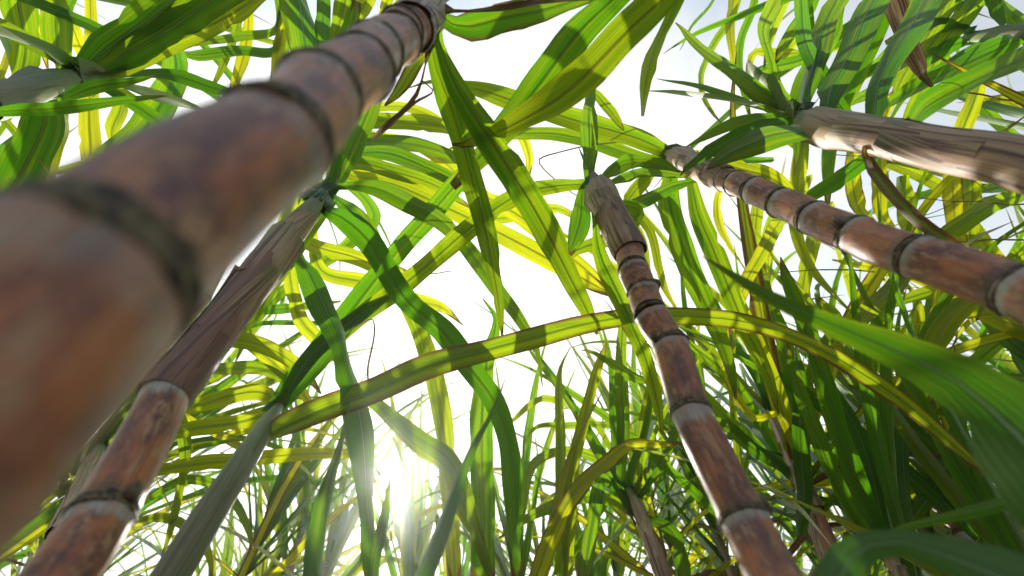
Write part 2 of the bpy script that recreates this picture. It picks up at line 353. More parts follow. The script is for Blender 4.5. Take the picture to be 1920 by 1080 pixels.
PLANTS = {}
def cane(key, name, label, rings_px, diam, sheath_px=None, sheath_mat=None, sheath_w=1.25, group=None, dust=0.5, cat='sugarcane', buds=(1, 3, 5), bside=None, taper=0.22, belt_off=0.0, spindle=True, purple=0.15, ringw=1.0, sheath_from=None, extra_sheath=None):
    """rings_px: (x, y, depth) of the nodes from lowest in view to highest; the stalk goes on to the soil.
    sheath_px: further points, from the top node to the crown"""
    pts = [P(*q) for q in rings_px]; low = to_ground(pts[0], seed=hash_(key))
    root = bpy.data.objects.new(name, None); C.objects.link(root); root.location = Vector((low[-1].x, low[-1].y, 0)); root.empty_display_size = 0.1
    tag(root, label, cat, group)
    r = diam / 2; rn = random.Random(hash_(key))
    for i in range(1, len(pts)): pts[i] = pts[i] + Vector((1, .4, 0)) * r * rn.uniform(.04, .13) * (1 if i % 2 else -1)
    lowc = catmull(list(reversed(low)), 12)
    tube('lower_stalk', [(q, r, i / 11 * 0.8 + 0.05) for i, q in enumerate(lowc)], M_CANE, root, 14).color = (dust, 0, 0, 1)
    for i in range(len(pts) - 1):
        a, b = pts[i], pts[i + 1]; t = (b - a); L = t.length; t.normalize()
        hr = min(0.085 * L, 0.0044) if L > 0.03 else 0.12 * L
        a2 = a + t * hr; b2 = b - t * hr * 0.35; rings = []
        zz_ = rn.uniform(-.3, .8); bow = t.cross(Vector((rn.uniform(-1, 1), rn.uniform(-1, 1), 0))).normalized() * r * rn.uniform(.02, .09); nn = 14
        for j in range(nn):
            v = j / (nn - 1)
            rr = r * (0.945 + 0.040 * math.sin(math.pi * v) - 0.03 * math.sin(2 * math.pi * v) * zz_ + 0.065 * max(0, (v - 0.86) / 0.14) ** 2 + 0.05 * max(0, (0.10 - v) / 0.10))
            rings.append((a2.lerp(b2, v) + bow * math.sin(math.pi * v), rr, v))
        ph = rn.uniform(0, 6)
        o = tube('internode', rings, M_CANE, root, 28, lambda an, v, ph=ph: 1 + 0.018 * math.sin(2 * an + ph) + 0.010 * math.sin(5 * an + ph)); o.color = (dust * rn.uniform(0.5, 1.4), belt_off * rn.uniform(.8, 1.2), 0, 1)
    tops = pts + ([] if not sheath_px else [])
    for i, p in enumerate(pts):
        t = (pts[min(i + 1, len(pts) - 1)] - pts[max(0, i - 1)]).normalized()
        L = (pts[min(i + 1, len(pts) - 1)] - pts[max(0, i - 1)]).length / 2
        hr = min(0.085 * L, 0.0044) if L > 0.03 else 0.12 * L
        if L == 0: continue
        fl = rn.uniform(.6, 1.25); hr *= rn.uniform(.8, 1.35) * ringw
        tube('node_ring', [(p - t * hr * .5, r * 0.99, 0), (p - t * hr * 0.25, r * (1 + 0.065 * fl), .2), (p - t * hr * 0.05, r * 1.075, .35), (p + t * hr * 0.15, r * 1.0, .5), (p + t * hr * 0.5, r * 0.985, .7), (p + t * hr * 0.8, r * 1.02, .9), (p + t * hr * 1.1, r * 0.985, 1)], M_NODE, root, 28,
             lambda an, v, f_=rn.uniform(0, 6), g_=rn.uniform(.01, .045): 1 + g_ * math.cos(an - f_) * (1 - abs(v - .35)) + 0.014 * math.sin(7 * an + f_) + 0.008 * math.sin(13 * an))
        if i in buds and L > 0.012:
            side = bside or Matrix.Rotation(rn.uniform(-0.5, 0.5), 3, t) @ (Vector((1, -.7, 0)) if i % 4 == 1 else Vector((-1, -.7, 0)))
            bud(root, p + t * hr, side, t, r)
    info = {'root': root, 'r': r}
    if sheath_px:
        sp = [P(*q[:3]) for q in sheath_px]; base = pts[-1]; n = 22
        path = catmull([base - (sp[0] - base).normalized() * 0.004] + sp, n)
        ph = rn.uniform(0, 6); rr = [(q, 0) for q in path]
        rings = []
        for j, q in enumerate(path):
            v = j / (n - 1); rings.append((q, r * (sheath_w * (1 - taper * v - 0.42 * max(0, (v - 0.70) / 0.30) ** 1.6) + 0.03 * math.sin(9 * v + ph)) * (0.93 if j == 0 else 1), v))
        sm = sheath_mat or M_SHEATH
        # overlapping wraps: a ridge spirals up where each sheath's free margin lies over the next
        tube('leaf_sheath', rings, sm, root, 32, lambda an, v: 1 + 0.13 * (((an + 2.2 * v + ph) / 6.2832) % 1.0) + 0.02 * math.sin(4 * an + 3 * v)).color = (purple, 0, 0, 1)
        # older sheaths lapped over it, each split down one side, its free margins lifting and torn at the end
        for wi, (f0, f1) in enumerate(((0.0, 0.50), (0.22, 0.70), (0.44, 0.84)) if sm is M_SHEATH else ((0.0, 0.6),)):
            j0, j1 = int(f0 * (n - 1)), int(f1 * (n - 1)); m_ = (j1 - j0) * 2 + 1
            if m_ < 5: continue
            vs_, fs = [], []; ns = 22; a0 = ph + wi * 2.6 + rn.uniform(-.6, .6); te = rn.uniform(.4, 1.0); nsd = rn.uniform(0, 9)
            for j in range(m_):
                v = j / (m_ - 1); jj = j0 + v * (j1 - j0); q0 = int(min(n - 2, jj)); fr_ = jj - q0
                q = Vector(path[q0]).lerp(Vector(path[q0 + 1]), fr_); t = (Vector(path[min(q0 + 2, n - 1)]) - Vector(path[max(0, q0 - 1)])).normalized(); e = (Vector((0, -1, 0)) - t * Vector((0, -1, 0)).dot(t)).normalized(); b = t.cross(e)
                rad0 = rings[q0][1] * (1 - fr_) + rings[q0 + 1][1] * fr_
                span = 6.0 - 2.6 * v ** 1.5 * te
                for k in range(ns + 1):
                    s_ = k / ns * 2 - 1; an = a0 + 0.5 * v + span * s_ / 2
                    lift = 0.10 + 0.03 * wi + 0.05 * abs(s_) ** 3 + (0.35 * abs(s_) ** 5 + 0.18) * v ** 3 * te + 0.02 * math.sin(5 * an + 9 * v + nsd)
                    tip = 0.016 * v ** 4 * (math.cos(s_ * 1.57) * 1.2 - 0.5 * abs(math.sin(s_ * 9 + nsd)) * te)
                    vs_.append(q + (e * math.cos(an) + b * math.sin(an)) * rad0 * (0.93 + lift) + t * tip)
            for j in range(m_ - 1):
                for k in range(ns): fs.append((j * (ns + 1) + k, j * (ns + 1) + k + 1, (j + 1) * (ns + 1) + k + 1, (j + 1) * (ns + 1) + k))
            mesh_obj('leaf_sheath', vs_, fs, lambda fi, k, vi: ((vi % (ns + 1)) / ns * 0.9, vi // (ns + 1) / m_ * 0.7), sm, root).color = (purple, 0, 0, 1)
        info['crown'] = Vector(path[-1])
        # the rolled young leaf standing up out of the sheaths
        t = (Vector(path[-1]) - Vector(path[-3])).normalized(); e = Vector(path[-1]); r1 = rings[-1][1]
        info['axis'] = t
        if spindle: tube('spindle', [(e - t * 0.012, r1 * 0.98, 0), (e + t * 0.006, r1 * 0.93, .2), (e + t * 0.03, r1 * 0.62, .5), (e + t * 0.07, r1 * 0.3, .8), (e + t * 0.13, r1 * 0.03, 1)], M_SHGREEN, root, 16, lambda an, v: 1 + 0.12 * (((an + 4 * v) / 6.2832) % 1.0))
    else: info['crown'] = pts[-1]
    PLANTS[key] = info
    return root
def hash_(s): return sum((i + 1) * ord(c) for i, c in enumerate(str(s)))

LN = [0]
def leaf(key, pts, z, att=(0.1, 0.0, 0.1), roll=(0, 0), fold=0.22, ripple=0.08, dry=False, label=None, root_in=True):
    "pts: (x, y, width in photo pixels) base first; z: depth at the base, (middle,) tip"
    LN[0] += 1; info = PLANTS[key]; path = []
    zs = list(z); m = len(pts); acc = [0]
    for i in range(1, m): acc.append(acc[-1] + math.dist(pts[i][:2], pts[i - 1][:2]))
    for q, a in zip(pts, acc):
        s = a / acc[-1] * (len(zs) - 1); i = min(int(s), len(zs) - 2); zz = zs[i] + (zs[i + 1] - zs[i]) * (s - i)
        p = P(q[0], q[1], zz); path.append((p.x, p.y, p.z, q[2] * zz / FPX * (0.85 if q[2] < 90 else 1)))
    if root_in:
        c = info['crown']; d = math.dist(c, path[0][:3])
        if d > 0.012: path.insert(0, (c.x, c.y, c.z, max(path[0][3] * 0.8, info['r'] * 1.9)))
        if 'axis' in info: b = Vector(path[0][:3]) - info['axis'] * 0.03; path.insert(0, (*b, info['r'] * 1.9))
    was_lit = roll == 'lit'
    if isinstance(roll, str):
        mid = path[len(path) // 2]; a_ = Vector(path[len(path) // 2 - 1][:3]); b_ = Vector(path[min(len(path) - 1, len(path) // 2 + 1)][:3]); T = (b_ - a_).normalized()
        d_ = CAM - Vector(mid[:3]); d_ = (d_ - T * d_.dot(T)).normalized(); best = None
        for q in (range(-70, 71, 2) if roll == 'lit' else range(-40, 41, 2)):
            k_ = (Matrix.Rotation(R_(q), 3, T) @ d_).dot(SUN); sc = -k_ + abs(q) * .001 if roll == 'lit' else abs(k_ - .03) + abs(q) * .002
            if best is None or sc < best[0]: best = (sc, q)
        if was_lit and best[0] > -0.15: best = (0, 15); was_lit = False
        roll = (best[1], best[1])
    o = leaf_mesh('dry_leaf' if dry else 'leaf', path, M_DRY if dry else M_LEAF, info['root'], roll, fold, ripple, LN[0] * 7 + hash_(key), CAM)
    o.color = (att[0], att[1], att[2], 0.25 if was_lit else 1)  # leaves turned to the sun get the painted sunlit paleness
    if label: o['label'] = label
    return o

# ------------------------------------------------------------------ ground
def ground():
    vs_, fs = [], []
    co = [-60, -40, -25, -14, -8, -5, -3.5] + [i * 0.25 for i in range(-12, 13)] + [3.5, 5, 8, 14, 25, 40, 60]
    rn = random.Random(3); n = len(co)
    for y in co:
        for x in co: vs_.append((x, y, (0.03 * math.sin(x * 4.2) + rn.uniform(-0.012, 0.012)) if max(abs(x), abs(y)) < 9 else 0))
    for j in range(n - 1):
        for i in range(n - 1): fs.append((j * n + i, j * n + i + 1, (j + 1) * n + i + 1, (j + 1) * n + i))
    tag(mesh_obj('ground', vs_, fs, lambda a, b, vi: (0, 0), M_SOIL), kind='structure')
ground()

# ------------------------------------------------------------------ the canes one sees
def v_line(x, y, hs):
    "depths are not needed for a plumb cane: give x, y beside the lens and heights above it"
    out = []
    for h in hs:
        out.append(V2P(Vector((x, y, h)) + Vector((0, 0, CAM.z))))
    return out
def V2P(p):
    d = p - CAM; z = d.dot(FWD); return (960 + d.dot(RGT) / z * FPX, 540 - d.dot(UPV) / z * FPX, z)

cane('A', 'sugar_cane', 'very thick blurred red-brown cane closest to the lens, slanting up from the lower left',
     [V2P(CAM + Vector((-0.083 - 0.028 * h, 0.053 + 0.016 * h, h))) for h in (-0.10, -0.01, 0.075, 0.163, 0.226, 0.295, 0.35, 0.416, 0.455, 0.49)], 0.0385,
     [(790, 34, .50), (803, 14, .545), (818, 6, .57)], M_SHEATH, 1.12, dust=0.2, belt_off=0.5, ringw=1.4, buds=(4, 6, 8, 9), bside=Vector((-1, .55, 0)))
cane('B', 'sugar_cane', 'thick red-brown cane with a mottled purple and tan sheath, just right of the blurred cane',
     [(60, 1150, .235), (190, 965, .285), (318, 738, .375)], 0.0355,
     [(390, 640, .43), (470, 535, .50), (545, 435, .59), (608, 362, .67)], M_SHEATH, 1.10, dust=0.25, purple=1.0)
cane('C', 'sugar_cane', 'slender grey-green sheathed cane at lower left bearing the long arching leaf',
     [(235, 1215, .335), (280, 1140, .375)], 0.026,
     [(410, 935, .48), (470, 845, .56), (500, 795, .62), (524, 760, .67)], M_SHGREEN, 1.15)
cane('D', 'sugar_cane', 'tall upright red-brown cane with pale waxy rings, right of the centre',
     [(1500, 1180, .26), (1392, 975, .325), (1299, 775, .40), (1254, 645, .455), (1224, 590, .485), (1204, 545, .515), (1190, 505, .54), (1178, 470, .57)], 0.0345,
     [(1160, 430, .60), (1140, 390, .63), (1118, 345, .68)], M_SHEATH, 1.16, dust=0.45, taper=0.05)
cane('E', 'sugar_cane', 'long jointed orange-brown cane reaching in from the right edge above the big blurred leaf',
     [(2100, 605, .245), (1908, 545, .30), (1722, 483, .365), (1603, 440, .43), (1528, 410, .485), (1463, 379, .55), (1417, 358, .60), (1378, 342, .65), (1360, 336, .68)], 0.036,
     [(1330, 322, .72), (1290, 302, .79), (1256, 288, .85)], M_SHEATH, 1.08, dust=0.25)
cane('F', 'sugar_cane', 'cane wrapped in streaky dry tan sheaths, entering from the right edge at upper right',
     [(2150, 370, .33), (2020, 335, .37)], 0.034,
     [(1900, 303, .41), (1780, 283, .46), (1640, 255, .54), (1540, 235, .62), (1490, 220, .68)], M_SHEATH, 1.22, taper=0.06)
cane('G', 'sugar_cane', 'short grey-green cane top at the upper left edge carrying broad dark leaves',
     [(-120, 215, .55), (-30, 195, .60)], 0.036,
     [(40, 175, .66), (100, 152, .74), (165, 142, .80)], M_SHGREEN, 1.2)
cane('H', 'sugar_cane', 'dark shaded cane top poking in at the upper right corner',
     [(2060, 60, .75), (1990, 62, .80)], 0.026,
     [(1920, 62, .86), (1860, 66, .93), (1810, 72, 1.0)], M_SHGREEN, 1.15)
cane('I', 'sugar_cane', 'distant cane in pale shaggy sheaths at the bottom, left of the upright red-brown cane',
     [(1262, 1150, .92), (1245, 1090, .98)], 0.026,
     [(1222, 1020, 1.05), (1200, 965, 1.13), (1178, 915, 1.2)], M_SHEATH, 1.35, group='canes in the row behind')
cane('J', 'sugar_cane', 'distant pale sheathed cane at the bottom, right of the upright red-brown cane',
     [(1580, 1160, .85), (1562, 1090, .92)], 0.026,
     [(1540, 1010, 1.0), (1515, 950, 1.1), (1495, 910, 1.18)], M_SHEATH, 1.35, group='canes in the row behind')
cane('K', 'sugar_cane', 'dark jointed cane low on the right, behind the big green leaf',
     [(1900, 1120, .9), (1800, 1000, 1.0), (1760, 950, 1.06), (1722, 905, 1.13)], 0.028,
     [(1690, 860, 1.2), (1655, 800, 1.3)], M_SHEATH, 1.25, group='canes in the row behind')
cane('L', 'sugar_cane', 'cane in tan sheaths below the wide dark leaves at lower right',
     [(1740, 1190, .74), (1715, 1130, .80)], 0.026, [(1690, 1080, .85), (1665, 1030, .90)], M_SHEATH, 1.25, group='canes in the row behind')
cane('O', 'sugar_cane', 'cane behind the arching blurred leaf, bearing an upright pale green leaf',
     [(1790, 1120, .95), (1765, 1060, 1.0)], 0.024, [(1735, 1000, 1.04), (1708, 955, 1.08)], M_SHEATH, 1.25, group='canes in the row behind')
# crowns just beyond the frame, whose blades hang into it
OUT = 'tall cane standing just %s, its leaves hanging into view'
cane('T', 'sugar_cane', 'tall cane crown above the top edge, broad leaves hanging behind the blurred cane', v_line(-0.30, -0.06, [0.3, 0.6, 0.85]), 0.032, [(650, -170, .86), (640, -150, .92)], M_SHEATH, 1.2)
cane('V', 'sugar_cane', 'tall cane beyond the top left corner, two wide leaves hanging behind the grey-green top', v_line(-1.10, -0.02, [0.4, 0.7, 0.95]), 0.032, [V2P(Vector((-1.08, 0.0, 2.22)))], M_SHEATH, 1.2)
cane('X', 'sugar_cane', 'cane beyond the top edge with the two wide overlapping half sunlit leaves', v_line(0.22, -0.07, [0.2, 0.4, 0.5]), 0.032, [V2P(Vector((0.22, -0.06, 1.72)))], M_SHEATH, 1.2)
cane('R', 'sugar_cane', 'cane beyond the top edge with the thin curling pale leaves right of the open sky', v_line(0.62, -0.10, [0.5, 0.8, 1.1]), 0.03, [V2P(Vector((0.6, -0.08, 2.35)))], M_SHEATH, 1.2)
cane('U', 'sugar_cane', 'cane beyond the top right edge with many long leaves hanging across the upper right', v_line(0.85, -0.06, [0.4, 0.7, 0.9]), 0.03, [V2P(Vector((0.83, -0.04, 2.15)))], M_SHEATH, 1.2)
cane('W', 'sugar_cane', 'young cane beyond the right edge whose big green leaves sweep blurred into the picture', [(2700, 1500, .13), (2500, 1250, .15), (2300, 1080, .16)], 0.022, [(2240, 1030, .165), (2180, 980, .17)], M_SHGREEN, 1.2, spindle=False)
cane('Y', 'sugar_cane', 'young cane below the bottom edge with narrow upright spear leaves', [(740, 1600, .20), (745, 1400, .25)], 0.02, [(750, 1300, .28), (755, 1220, .31)], M_SHGREEN, 1.2, spindle=False)
cane('M', 'sugar_cane', 'cane hidden behind the blurred cane with a fan of leaves spreading to the right', [(380, 560, .85), (440, 440, 1.0)], 0.026, [(490, 350, 1.12), (540, 265, 1.25)], M_SHEATH, 1.25)
cane('N', 'sugar_cane', 'cane hidden behind the mottled cane with leaves reaching level to the right', [(60, 1140, .62), (110, 1000, .70)], 0.026, [(160, 900, .85), (190, 830, .95)], M_SHEATH, 1.25)
cane('S', 'sugar_cane', 'cane behind the orange-brown cane with yellow streaked leaves hanging down', [(2330, 560, .75), (2220, 490, .85)], 0.026, [(2090, 400, 1.05), (2000, 350, 1.15)], M_SHEATH, 1.25)

# ------------------------------------------------------------------ scattering volume added to make the glow round the sun
def glow_volume():
    a, z0, z1 = 62.0, -1.0, 4.2
    v = [(x, y, z) for z in (z0, z1) for y in (-a, a) for x in (-a, a)]
    f = [(0, 2, 3, 1), (4, 5, 7, 6), (0, 1, 5, 4), (2, 6, 7, 3), (0, 4, 6, 2), (1, 3, 7, 5)]
    m = material('glow_volume'); p = N('ShaderNodeVolumePrincipled', i={'Density': 0.0095, 'Anisotropy': 0.92, 'Color': (1.0, 0.99, 0.96, 1)})
    o = N('ShaderNodeOutputMaterial'); LK(p.outputs[0], o.inputs['Volume'])
    tag(mesh_obj('glow_volume', v, f, lambda a, b, c: (0, 0), m, smooth=False), 'added scattering volume that makes the glow round the sun', 'glow_volume', kind='stuff')
glow_volume()

# ------------------------------------------------------------------ leaves (base first)
G_ = (0.05, 0, 0.1); GY = (0.38, 0.0, 0.05); YY = (0.80, 0.12, 0.0); BL = (0.0, 0, 0.8); DK = (0.0, 0.0, 0.3)
leaf('A', [(822,70,22),(858,165,48),(930,280,64),(1000,390,60),(1060,500,52),(1098,575,34),(1118,625,6)], (.56,.60,.72), (.15,0,.1), (10,-10))
leaf('A', [(812,100,28),(838,180,50),(858,245,46),(880,330,46),(912,430,44),(930,520,34),(940,640,3)], (.57,.66,.78), (.12,.0,.15), (-12,8), label='narrow leaf hanging straight down with yellow tip')
leaf('A', [(838,40,30),(880,52,58),(960,30,56),(1050,8,40),(1160,-18,14)], (.56,.58,.64), (.1,.35,.2), (-15,10), ripple=.05, label='leaf with dried brown streaks')
leaf('A', [(840,22,10),(940,12,12),(1050,0,14),(1150,-10,6)], (.55,.56,.6), (0,0,0), (0,20), dry=True)
leaf('A', [(802,100,14),(775,130,36),(745,170,22),(722,200,4)], (.56,.6,.66), (.45,.5,0), (0,0), label='short leaf with yellow and brown edges')
leaf('A', [(800,120,5),(783,170,9),(752,210,10),(716,245,16),(694,268,2)], (.56,.6,.62), dry=True)
leaf('A', [(790,150,3),(812,172,3),(780,190,7),(742,222,9),(720,240,5)], (.58,.6,.62), dry=True, root_in=False)
leaf('A', [(810,10,14),(790,-40,40),(760,-90,30)], (.56,.55,.55), G_)
leaf('X', [(1262,-20,60),(1180,60,78),(1080,150,78),(1010,205,62),(940,248,36),(880,270,16),(850,268,4)], (.50,.52,.62), (.42,.12,.1), (-22,-10), label='wide leaf with a glowing yellow tip')
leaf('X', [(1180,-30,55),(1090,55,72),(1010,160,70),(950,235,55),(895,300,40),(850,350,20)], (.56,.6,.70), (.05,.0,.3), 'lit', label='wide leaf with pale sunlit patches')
leaf('X', [(1240,60,20),(1222,110,30),(1212,160,24),(1205,220,6)], (.62,.68,.75), GY)
leaf('C', [(534,744,40),(555,715,52),(590,675,56),(640,610,54),(700,535,48),(770,440,46),(850,350,42),(910,285,30),(960,215,6)], (.68,.75,.85), (.08,0,.15), (8,-8))
leaf('C', [(455,868,10),(488,828,26),(515,808,44),(600,770,54),(700,735,58),(800,690,54),(900,660,50),(1000,630,50),(1100,604,46),(1190,592,42),(1300,596,38),(1400,608,36),(1500,640,34),(1600,690,36),(1700,755,32),(1800,840,24),(1900,925,10),(1935,965,2)],
     (.60,.62,.66,.66,.62), (.32,.42,.0), (10,-25), fold=.3, root_in=False, label='very long arching yellow-green leaf with orange edges')
leaf('C', [(540,735,18),(560,700,36),(600,650,36),(680,585,30),(740,555,14),(752,545,2)], (.66,.7,.72), (.0,0,.8), 'lit')
# B
leaf('B', [(628,352,14),(700,352,34),(765,378,42),(822,408,40),(868,456,36),(920,530,34),(975,600,24),(1010,660,12),(1018,725,2)], (.68,.74,.92), (.10,0,.75), (18,-5))
leaf('B', [(600,385,22),(650,412,50),(695,455,54),(740,530,52),(775,575,50),(830,620,52),(880,690,50),(925,755,46),(952,830,44),(965,910,40),(968,1000,32),(970,1100,22)], (.66,.66,.72,.8), (-.05,0,.3), (12,-22), ripple=.13)
leaf('B', [(622,368,14),(662,400,42),(700,450,40),(722,492,8)], (.70,.72,.74), (0,0,.5), (-10,0))
leaf('B', [(558,468,14),(582,520,50),(604,575,56),(630,625,48),(645,690,46),(668,770,42),(682,850,46),(690,940,42),(694,1020,36),(696,1110,26)], (.60,.60,.68,.76), (-.1,0,.35), 'graze', ripple=.12)
leaf('B', [(628,345,30),(655,285,50),(690,210,46),(728,125,26),(765,50,4)], (.70,.74,.78), (.15,0,.2), (10,5))
leaf('B', [(618,345,22),(628,280,32),(634,200,30),(645,100,28),(668,0,20)], (.68,.7,.72), (.05,0,.25), (-8,5))
leaf('B', [(600,350,20),(575,320,40),(520,300,44),(440,330,40),(380,420,30)], (.70,.74,.8), (.1,0,.2), (0,0))
leaf('B', [(480,600,14),(440,620,28),(390,640,26),(330,700,20),(285,745,4)], (.62,.66,.7), (.35,.15,0), (0,30))
# D
leaf('D', [(1092,346,22),(1040,350,34),(985,362,40),(920,398,42),(850,450,42),(780,512,40),(740,548,40),(660,612,38),(590,680,30),(552,730,10)], (.70,.70,.74), (.30,0,.05), (5,-8), ripple=.04)
leaf('D', [(1106,335,24),(1104,270,36),(1106,210,32),(1112,150,8)], (.69,.72,.76), (.12,0,.25), (0,0))
leaf('D', [(1105,300,10),(1102,215,18),(1108,165,16),(1130,188,24),(1156,226,18),(1168,245,3)], (.74,.78,.82), (.2,0,.1), (0,0), root_in=False)
leaf('D', [(1128,336,14),(1158,312,34),(1205,304,32),(1250,312,18),(1275,322,2)], (.69,.72,.76), (.0,0,.6), (10,40))
leaf('D', [(1132,345,10),(1175,332,22),(1230,322,22),(1290,330,8)], (.70,.74,.8), (0,0,.7), (-20,-10))
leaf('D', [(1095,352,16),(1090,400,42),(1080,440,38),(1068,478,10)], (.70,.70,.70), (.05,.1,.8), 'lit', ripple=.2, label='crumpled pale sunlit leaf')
leaf('D', [(1118,430,14),(1128,480,32),(1148,520,42),(1168,565,38),(1185,615,34),(1212,690,32),(1235,760,20),(1248,820,2)], (.64,.64,.72), (.3,.0,.3), (-15,5), ripple=.14)
leaf('D', [(1140,380,12),(1200,395,30),(1160,440,36),(1080,470,20),(1060,500,3)], (.70,.8,.84), (.15,0,.1), (0,0), root_in=False)
# E
leaf('E', [(1250,285,26),(1200,262,44),(1120,236,46),(1040,212,42),(960,190,40),(900,168,34),(850,156,18),(805,152,8),(765,166,2)], (.86,.92,1.02), (.30,.05,.05), (8,-12))
leaf('E', [(1248,300,18),(1180,288,28),(1100,266,30),(1030,250,26),(960,250,24),(890,262,16),(840,280,2)], (.9,1.0,1.15), (.3,.1,.05), (0,10))
leaf('E', [(1310,336,8),(1260,352,24),(1200,380,28),(1150,402,22),(1110,425,4)], (.78,.8,.84), (.05,.05,.6), 'lit', root_in=False, label='pale sunlit leaf with raised midrib')
leaf('E', [(1258,315,26),(1252,380,44),(1275,450,46),(1305,530,46),(1335,600,40),(1365,680,24),(1380,750,2)], (.88,.92,1.0), (.22,.05,.15), (0,15))
leaf('E', [(1290,325,20),(1308,400,36),(1338,470,42),(1372,550,42),(1400,620,34),(1440,710,22),(1462,780,2)], (.86,.9,.98), (.2,.12,.2), (-5,5))
leaf('E', [(1275,292,18),(1340,300,34),(1410,322,40),(1460,345,34),(1500,372,8)], (.86,.9,.96), (.5,.1,0), (5,5))
leaf('E', [(1240,300,16),(1210,335,30),(1180,380,30),(1215,430,20),(1240,520,16),(1275,590,4)], (.88,.95,1.0), (.45,.05,.2), (0,20))
leaf('E', [(1240,310,10),(1180,380,26),(1205,470,24),(1215,560,24),(1225,600,10)], (.9,1.0,1.1), (.4,.05,.1))
# F
leaf('F', [(1490,212,34),(1440,185,36),(1390,148,28),(1340,108,22),(1295,70,16),(1264,44,2)], (.68,.70,.78), (.12,0,.55), (30,20), fold=.4)
leaf('F', [(1460,210,20),(1400,196,24),(1340,182,16),(1270,175,8),(1210,170,1)], (.69,.72,.80), (.0,0,.7), 'lit')
leaf('F', [(1440,205,12),(1370,180,16),(1300,160,10),(1230,146,1)], (.70,.72,.80), (.0,0,.7), (20,20))
leaf('F', [(1500,210,16),(1462,168,22),(1444,110,16),(1432,60,26),(1450,5,30),(1475,-40,20)], (.68,.72,.78), (.25,0,.3), (10,40), ripple=.15)
leaf('F', [(1470,212,20),(1440,170,34),(1410,140,26),(1402,115,4)], (.68,.70,.71), (0,0,1), 'lit', ripple=.25, label='small crumpled whitish leaf')
leaf('F', [(1482,218,18),(1420,222,28),(1350,242,22),(1288,275,2)], (.67,.70,.76), (.1,0,.35), (10,20))
leaf('F', [(1495,222,20),(1425,240,32),(1360,266,32),(1300,305,18),(1275,330,2)], (.66,.68,.72), (.0,0,.6), 'lit')
leaf('F', [(1530,245,34),(1460,250,54),(1400,272,48),(1350,300,26),(1325,318,4)], (.62,.64,.68), (.12,.05,.3), (20,40), fold=.35)
leaf('F', [(1545,222,26),(1562,160,56),(1600,80,60),(1650,-10,52),(1700,-90,30)], (.63,.66,.70), (.02,0,.1), 'graze')
leaf('F', [(1622,240,30),(1645,160,42),(1690,80,48),(1740,0,52),(1790,-90,40)], (.60,.62,.68), (.0,0,.45), 'graze')
leaf('F', [(1505,215,20),(1525,120,42),(1552,40,46),(1590,-50,40)], (.67,.70,.74), (.05,0,.1), 'graze')
leaf('F', [(1680,245,14),(1740,198,42),(1820,155,50),(1920,108,50),(2020,60,40)], (.56,.60,.66), (-.1,0,.25), 'graze')
leaf('F', [(1600,240,16),(1560,180,30),(1520,100,34),(1500,20,28),(1505,-60,20)], (.64,.70,.8), (.0,0,.3), (0,30))
leaf('F', [(1622,285,12),(1638,322,22),(1688,378,28),(1742,432,28),(1795,462,18),(1812,470,2)], (.55,.52,.50), (.25,.75,.5), (35,15), ripple=.12, root_in=False, label='twisted hanging leaf with dried orange edges')
leaf('F', [(1632,262,8),(1621,282,11),(1630,310,9),(1642,322,2)], (.535,.53,.535), (.6,.9,0), (0,40), root_in=False, label='curled orange dead leaf base')
# H
leaf('H', [(1905,72,26),(1860,98,40),(1780,130,34),(1700,175,30),(1640,212,10),(1625,225,2)], (.86,.82,.80), (.0,0,.3), 'graze')
leaf('H', [(1820,62,16),(1770,48,30),(1720,50,26),(1660,80,10)], (1.0,1.0,1.05), (0,0,.5), (10,0))
leaf('H', [(1815,75,16),(1770,92,34),(1730,120,30),(1700,160,6)], (1.0,1.0,1.0), (0,0,.3), (0,20))
leaf('H', [(1880,50,12),(1868,20,22),(1850,-30,24)], (.93,.95,.95), (0,0,.5))
leaf('H', [(1850,75,14),(1800,110,24),(1740,140,20),(1690,190,10),(1650,260,2)], (.95,.95,.95), (0,0,.8), (0,0))
# G
leaf('G', [(150,135,26),(205,88,60),(285,25,62),(370,-40,50)], (.80,.80,.82), (.0,.0,.05), 'graze')
leaf('G', [(175,140,34),(245,98,58),(325,48,62),(410,-5,56),(500,-60,40)], (.81,.83,.86), (.15,.0,.05), (5,10))
leaf('G', [(200,145,20),(300,95,38),(375,58,40),(450,15,34),(530,-30,18)], (.82,.86,.9), (.5,.25,0), (0,0), label='leaf with yellow insect-eaten edge')
leaf('G', [(138,126,28),(85,92,50),(20,68,46),(-50,55,40)], (.78,.72,.70), (.05,.05,.6), 'lit', label='pale sunlit leaf at the left edge')
leaf('G', [(110,185,10),(180,165,28),(240,152,18),(292,140,2)], (.74,.72,.74), (.0,0,.2), (20,20))
leaf('G', [(-20,208,16),(60,202,28),(140,198,28),(230,190,16),(315,182,2)], (.6,.6,.66), (.0,0,.25), (10,10))
leaf('G', [(205,155,12),(290,176,24),(345,194,26),(405,226,22),(460,262,6)], (.85,.88,.95), (.05,.05,.6), 'lit', label='pale sunlit leaf')
leaf('G', [(195,165,14),(255,198,28),(300,230,28),(338,262,8)], (.84,.86,.9), (.05,.05,.6), 'lit', label='pale sunlit leaf')
leaf('G', [(230,140,10),(330,142,26),(400,164,26),(455,184,8)], (.86,.95,1.0), (.0,0,.7), (20,20))
leaf('G', [(95,160,24),(85,230,66),(52,300,78),(12,365,72),(-40,430,50)], (.78,.84,.9), (.05,0,.1), (0,10))
leaf('G', [(130,170,16),(115,220,26),(105,265,30),(92,325,20),(85,380,3)], (.85,1.0,1.1), YY, (0,0))
leaf('V', [(20,-60,46),(40,20,58),(48,90,50),(42,150,40),(55,220,10)], (1.0,1.0,1.05), (.1,0,.1), (0,0))
leaf('V', [(120,-60,44),(110,20,52),(106,90,46),(118,150,10)], (1.0,1.0,1.0), (.12,0,.1), (0,0))
